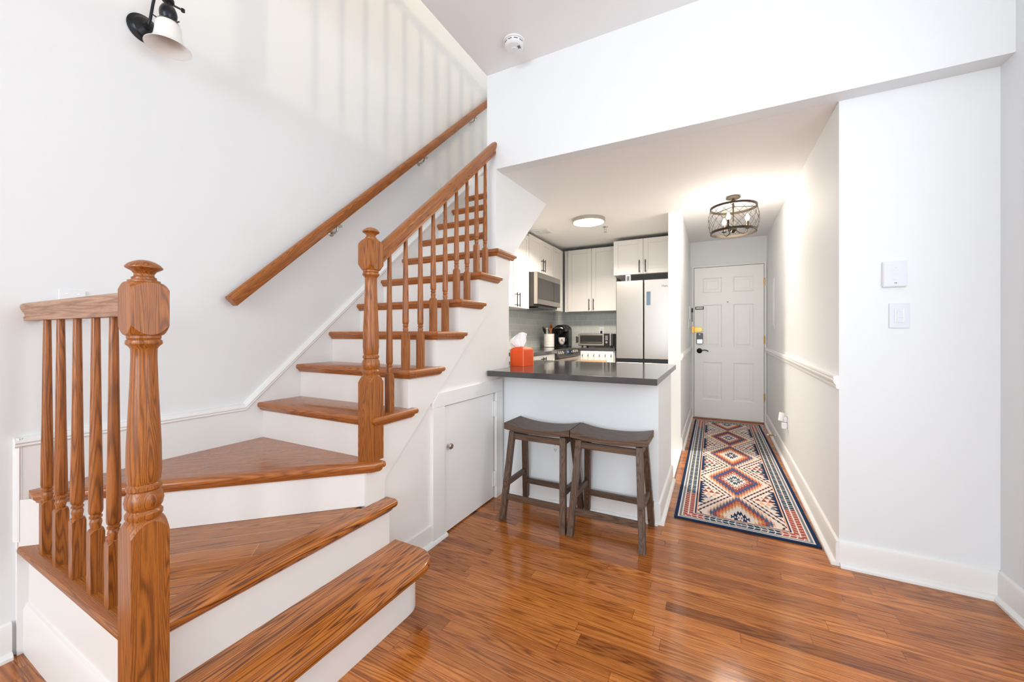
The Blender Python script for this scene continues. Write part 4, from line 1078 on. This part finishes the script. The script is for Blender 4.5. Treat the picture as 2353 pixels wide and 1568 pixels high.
# ceiling vent
vx, vy = -1.78, 4.185; vz = zc(vy)
vt = thing('ceiling_vent', 'square white louvred air vent in the kitchen ceiling corner', 'vent', (vx, vy, vz))
mb = MB()
for q0, q1 in ((0.11, 0.08),):
    mb.box(vx - q0, vx + q0, vy - q0, vy - q1, vz - 0.014, vz + 0.004).box(vx - q0, vx + q0, vy + q1, vy + q0, vz - 0.014, vz + 0.004).box(vx - q0, vx - q1, vy - q1, vy + q1, vz - 0.014, vz + 0.004).box(vx + q1, vx + q0, vy - q1, vy + q1, vz - 0.014, vz + 0.004)
mb.box(vx - 0.008, vx + 0.008, vy - 0.08, vy + 0.08, vz - 0.013, vz)
mb.build('frame', 'trim_paint', vt, bevel=0.002)
for j in range(8):
    y = vy - 0.07 + j * 0.02
    MB().box(vx - 0.079, vx + 0.079, y - 0.005, y + 0.005, vz - 0.011, vz - 0.002).build('louvre', 'plastic_white', vt)
MB().box(vx - 0.08, vx + 0.08, vy - 0.08, vy + 0.08, vz - 0.003, vz + 0.003).build('backing', 'dark_grey', vt)
# hall lamp
hx_, hy_ = 0.150, 3.87; hz_ = zc(hy_)
hl_ = thing('hall_lamp', 'bronze drum cage ceiling lamp with three candle bulbs in the hall', 'ceiling lamp', (hx_, hy_, hz_))
MB().lathe([(0, 0.002), (0.056, 0.002), (0.058, -0.002), (0.058, -0.016), (0.054, -0.020), (0.012, -0.022), (0, -0.022)], (hx_, hy_, hz_), 36).build('canopy', 'bronze', hl_)
mb = MB().tube([(hx_, hy_, hz_ - 0.02), (hx_, hy_, hz_ - 0.10)], 0.009, 12).tube([(hx_, hy_, hz_ - 0.10), (hx_, hy_, hz_ - 0.29)], 0.006, 10)
mb.build('stem', 'bronze', hl_)
zt_, zb_ = 2.232, 2.022
def ringband(z, r, h):
    return [(r - 0.005, z - h), (r + 0.003, z - h), (r + 0.003, z + h), (r - 0.005, z + h), (r - 0.005, z - h)]
for z, r in ((zt_, 0.178), (zb_, 0.174)):
    prof = ringband(z, r, 0.0095)
    cg = MB()
    cg.rings([[(hx_ + rr_ * math.cos(2 * PI * i / 64), hy_ + rr_ * math.sin(2 * PI * i / 64), zz) for i in range(64)] for rr_, zz in prof], caps=False)
    cgo = cg.build('ring', 'bronze', hl_, smooth=30)
wm = MB()
for j in range(16):
    for sgn in (1, -1):
        path = []
        for i in range(13):
            t_ = i / 12; a = 2 * PI * j / 16 + sgn * t_ * 2 * PI / 16 * 2.5
            r_ = 0.176 + 0.018 * math.sin(PI * t_)
            path.append((hx_ + r_ * math.cos(a), hy_ + r_ * math.sin(a), zb_ + (zt_ - zb_) * t_))
        wm.tube(path, 0.0014, 5)
wm.build('wire_lattice', 'bronze', cgo)
for j in range(3):
    a = 2 * PI * j / 3 + 0.3
    MB().tube([(hx_, hy_, zt_ + 0.01), (hx_ + 0.174 * math.cos(a), hy_ + 0.174 * math.sin(a), zt_ + 0.004)], 0.003, 6).build('spoke', 'bronze', hl_)
MB().lathe([(0, 0), (0.010, 0.002), (0.012, 0.012), (0.026, 0.018), (0.030, 0.030), (0.026, 0.044), (0.012, 0.050), (0, 0.05)], (hx_, hy_, 2.012), 24).build('hub', 'bronze', hl_)
for j in range(3):
    a = 2 * PI * j / 3 + 0.15
    ca, sa = math.cos(a), math.sin(a)
    cpx, cpy = hx_ + 0.108 * ca, hy_ + 0.108 * sa
    ar = MB().tube([(hx_ + 0.02 * ca, hy_ + 0.02 * sa, 2.04), (hx_ + 0.05 * ca, hy_ + 0.05 * sa, 2.012), (hx_ + 0.08 * ca, hy_ + 0.08 * sa, 2.004), (hx_ + 0.103 * ca, hy_ + 0.103 * sa, 2.018), (cpx, cpy, 2.045)], 0.004, 8)
    ar.lathe([(0, 0), (0.018, 0.002), (0.020, 0.007), (0.010, 0.010), (0, 0.010)], (cpx, cpy, 2.043), 16)
    aro = ar.build('arm', 'bronze', hl_)
    MB().lathe([(0, 0), (0.010, 0), (0.010, 0.055), (0, 0.055)], (cpx, cpy, 2.053), 14).build('candle_sleeve', 'bronze', aro)
    MB().lathe([(0, 0), (0.008, 0.0), (0.016, 0.018), (0.017, 0.028), (0.012, 0.048), (0.004, 0.064), (0, 0.068)], (cpx, cpy, 2.108), 16).build('bulb', 'bulb_glow', aro)
point('hall_bulbs', (hx_, hy_, 2.12), 17, (1.0, 0.91, 0.80), 0.15)

# ------------------------------------------------------------------ wall sconce
sx0, sy0, sz0 = WL, 0.760, 2.463
sn = thing('wall_sconce', 'black wall sconce with white bell glass shade above the stairs', 'wall lamp', (sx0, sy0, sz0))
MB().lathe([(0, 0), (0.058, 0), (0.058, 0.006), (0.052, 0.010), (0.047, 0.012), (0.040, 0.020), (0.022, 0.026), (0.014, 0.030), (0.013, 0.045), (0, 0.047)], (sx0, sy0, sz0), 36, 'x').build('backplate', 'black_iron', sn, smooth=30)
ax_, ay_ = -2.035, 0.782
arm = MB().tube([(sx0 + 0.035, sy0, sz0), (sx0 + 0.046, sy0 + .001, sz0 + 0.006), (sx0 + 0.055, sy0 + .003, sz0 + 0.03), (sx0 + 0.068, sy0 + .006, sz0 + 0.085), (sx0 + 0.085, sy0 + .01, sz0 + 0.14), (sx0 + 0.115, sy0 + .015, sz0 + 0.165), (sx0 + 0.145, sy0 + .019, sz0 + 0.155), (ax_, ay_, 2.59), (ax_, ay_, 2.545)], 0.0055, 12).build('arm', 'black_iron', sn)
so = MB().lathe([(0, 0.12), (0.010, 0.12), (0.012, 0.104), (0.020, 0.098), (0.020, 0.086), (0.013, 0.080), (0.014, 0.074), (0.022, 0.066), (0.028, 0.052), (0.0305, 0.038), (0.029, 0.022), (0.024, 0.012), (0.025, 0.009), (0.034, 0.005), (0.039, -0.003), (0.0, -0.004)], (ax_, ay_, 2.446), 28).build('socket', 'black_iron', sn, smooth=30)
MB().tube([(ax_, ay_, 2.53), (ax_ + 0.01, ay_ + 0.035, 2.528), (ax_ + 0.012, ay_ + 0.045, 2.527)], 0.004, 8).lathe([(0, -0.006), (0.007, -0.006), (0.007, 0.006), (0, 0.006)], (ax_ + 0.012, ay_ + 0.046, 2.527), 10).build('switch_key', 'black_iron', so)
mb = MB()
for a in (0.4, 2.5, 4.6): mb.tube([(ax_ + 0.034 * math.cos(a), ay_ + 0.034 * math.sin(a), 2.444), (ax_ + 0.050 * math.cos(a), ay_ + 0.050 * math.sin(a), 2.448)], 0.0025, 6)
mb.build('thumb_screws', 'black_iron', so)
MB().lathe([(0.030, 0.106), (0.037, 0.104), (0.043, 0.090), (0.045, 0.060), (0.049, 0.035), (0.060, 0.014), (0.078, 0.0), (0.0785, -0.002), (0.075, -0.001), (0.057, 0.013), (0.046, 0.034), (0.042, 0.060), (0.040, 0.088), (0.034, 0.100), (0.030, 0.102), (0.030, 0.106)], (ax_, ay_, 2.342), 48).build('shade', 'milk_glass', sn, smooth=60)

# ------------------------------------------------------------------ wall controls
th_ = thing('thermostat', 'pale square touch thermostat with arrows on the right wall', 'thermostat', (0.750, TY, 1.417))
def rrect(x0, x1, z0, z1, r, n=5):
    pts = []
    for cx, cz, a0 in ((x1 - r, z1 - r, 0), (x0 + r, z1 - r, PI / 2), (x0 + r, z0 + r, PI), (x1 - r, z0 + r, 3 * PI / 2)):
        for j in range(n): a = a0 + PI / 2 * j / (n - 1); pts.append((cx + r * math.cos(a), cz + r * math.sin(a)))
    return pts
MB().prism(rrect(0.706, 0.792, 1.357, 1.478, 0.006), 'y', TY - 0.0003, TY - 0.014).build('housing', 'plastic_white', th_, bevel=0.002)
scr = MB().prism(rrect(0.709, 0.789, 1.360, 1.475, 0.005), 'y', TY - 0.0142, TY - 0.017).build('screen', 'plastic_cool', th_, bevel=0.001)
def strip(p, q, wd, y):
    p = Vector((p[0], y, p[1])); q = Vector((q[0], y, q[1])); d = (q - p).normalized(); s = Vector((-d.z, 0, d.x)) * wd / 2; t = Vector((0, 0.0006, 0))
    return [[p - s, q - s, q + s, p + s], [p - s - t, q - s - t, q + s - t, p + s - t]]
mb = MB(); y = TY - 0.0172
mb.rings(strip((0.740, 1.438), (0.7505, 1.448), 0.002, y)).rings(strip((0.7495, 1.448), (0.760, 1.438), 0.002, y))
mb.build('arrow', 'plastic_white', scr)
mb = MB(); mb.rings(strip((0.740, 1.399), (0.7505, 1.389), 0.002, y)).rings(strip((0.7495, 1.389), (0.760, 1.399), 0.002, y))
mb.build('arrow', 'plastic_white', scr)
mb = MB()
dots = [(0.736 + j * .004, 1.427) for j in range(4)] + [(0.748, 1.423), (0.7475, 1.419), (0.747, 1.415), (0.7465, 1.411)]
dots += [(0.754, 1.427 - j * .004) for j in range(5)] + [(0.762, 1.427 - j * .004) for j in range(5)] + [(0.758, 1.411), (0.758, 1.427)]
for px_, pz_ in dots: mb.box(px_ - .0009, px_ + .0009, y - .0006, y, pz_ - .0009, pz_ + .0009)
mb.build('digits', 'plastic_white', scr)
MB().box(0.7465, 0.7495, y - .0006, y, 1.373, 1.376).box(0.7515, 0.7545, y - .0006, y, 1.373, 1.376).build('sensor_dots', 'ink_black', scr)
dm = thing('dimmer_switch', 'white wall dimmer plate just below the thermostat', 'switch', (0.767, TY, 1.223))
MB().prism(rrect(0.731, 0.803, 1.165, 1.280, 0.003), 'y', TY - 0.0003, TY - 0.006).build('cover_plate', 'plastic_cool', dm, bevel=0.002)
dmm = MB().prism(rrect(0.750, 0.784, 1.190, 1.256, 0.004), 'y', TY - 0.006, TY - 0.0085).build('control', 'plastic_white', dm, bevel=0.001)
for z0, z1 in ((1.240, 1.254), (1.214, 1.238), (1.193, 1.212)):
    MB().box(0.7565, 0.7775, TY - 0.0105, TY - 0.0085, z0, z1).build('button', 'plastic_cool', dmm, bevel=0.0006)
ls = thing('light_switch', 'white double toggle switch plate on the left wall behind the landing railing', 'switch', (WL, 0.547, 1.248))
MB().prism(rrect(0.511, 0.583, 1.190, 1.306, 0.003), 'x', WL + 0.0003, WL + 0.006).build('cover_plate', 'plastic_white', ls, bevel=0.002)
for y in (0.532, 0.562):
    MB().box(WL + 0.006, WL + 0.014, y - 0.004, y + 0.004, 1.240, 1.262).build('toggle', 'plastic_white', ls, bevel=0.001)
    MB().box(WL + 0.006, WL + 0.0075, y - 0.003, y + 0.003, 1.290, 1.293).build('screw', 'nickel', ls)
hs = thing('light_switch', 'white switch plate on the left hall wall near the entry door', 'switch', (HX, 5.45, 1.27))
MB().box(HX + 0.0003, HX + 0.006, 5.40, 5.50, 1.21, 1.33).build('cover_plate', 'plastic_white', hs, bevel=0.002)
MB().box(HX + 0.006, HX + 0.010, 5.435, 5.465, 1.24, 1.30).build('rocker', 'plastic_white', hs, bevel=0.001)
ic = MB().box(HX + 0.0003, HX + 0.012, 5.56, 5.66, 1.33, 1.50).build('door_intercom', 'plastic_white', bevel=0.003)
tag(ic, 'slim white intercom panel on the left hall wall', 'intercom')
# breaker panel in the right hall wall
xb = xr(5.22)
bpn = thing('breaker_panel', 'tall flush white electrical panel on the right hall wall by the door', 'electrical panel', (xb, 5.22, 1.47))
MB().prism([(xr(5.08) - 0.006, 5.08), (xr(5.37) - 0.006, 5.37), (xr(5.37) - 0.0004, 5.37), (xr(5.08) - 0.0004, 5.08)], 'z', 1.19, 1.75).build('frame', 'wall_paint', bpn, bevel=0.002)
MB().prism([(xr(5.11) - 0.009, 5.11), (xr(5.34) - 0.009, 5.34), (xr(5.34) - 0.006, 5.34), (xr(5.11) - 0.006, 5.11)], 'z', 1.24, 1.70).build('door', 'wall_paint', bpn, bevel=0.001)
# outlet and plug-in scent diffuser
yo = 4.09; xo = xr(yo) - 0.001
outlet('white power outlet low on the right hall wall', (xo, yo, 0.365), '-x')
df = thing('scent_diffuser', 'white plug in scent diffuser with gold cap on the hall wall', 'diffuser', (xo - 0.04, yo, 0.385))
MB().box(xo - 0.034, xo - 0.0075, yo - 0.016, yo + 0.016, 0.372, 0.415).build('plug_arm', 'plastic_white', df, bevel=0.005)
mb = MB().lathe([(0, 0), (0.017, 0), (0.021, 0.004), (0.021, 0.075), (0, 0.075)], (0, 0, 0), 24); mb.xform(Matrix.Translation((xo - 0.052, yo, 0.380)) @ Matrix.Rotation(math.radians(7), 4, 'Y'))
bd = mb.build('body', 'plastic_white', df)
mb = MB().lathe([(0, 0.0752), (0.0205, 0.0752), (0.020, 0.078), (0, 0.078)], (0, 0, 0), 24); mb.xform(Matrix.Translation((xo - 0.052, yo, 0.380)) @ Matrix.Rotation(math.radians(7), 4, 'Y'))
mb.build('cap', 'gold', bd)
tag(MB().box(xo - 0.046, xo - 0.0075, yo - 0.022, yo + 0.022, 0.315, 0.368).build('plug_adapter', 'plastic_white', bevel=0.006), 'small white cube adapter plugged in under the diffuser', 'plug')
# spring door stop
yd = 4.83; xd = xr(yd) - 0.0155
ds = thing('door_stop', 'brass spring door stop with white tips on the hall baseboard', 'door stop', (xd, yd, 0.09))
coil = [(xd - 0.006 - 0.055 * i / 80, yd + 0.006 * math.cos(i * 0.95), 0.085 + 0.006 * math.sin(i * 0.95)) for i in range(81)]
MB().tube(coil, 0.0014, 5).tube([(xd - 0.006, yd, 0.085), (xd - 0.06, yd, 0.085)], 0.0035, 6).build('spring', 'brass', ds)
MB().lathe([(0, -0.008), (0.009, -0.008), (0.009, 0), (0, 0)], (xd - 0.0003, yd, 0.085), 14, 'x').build('base', 'plastic_white', ds)
MB().lathe([(0, -0.014), (0.008, -0.014), (0.009, 0), (0, 0)], (xd - 0.060, yd, 0.085), 14, 'x').build('tip', 'plastic_white', ds)

# helper bookkeeping is not part of the scene
for o in SC.objects:
    if '_w' in o: del o['_w']
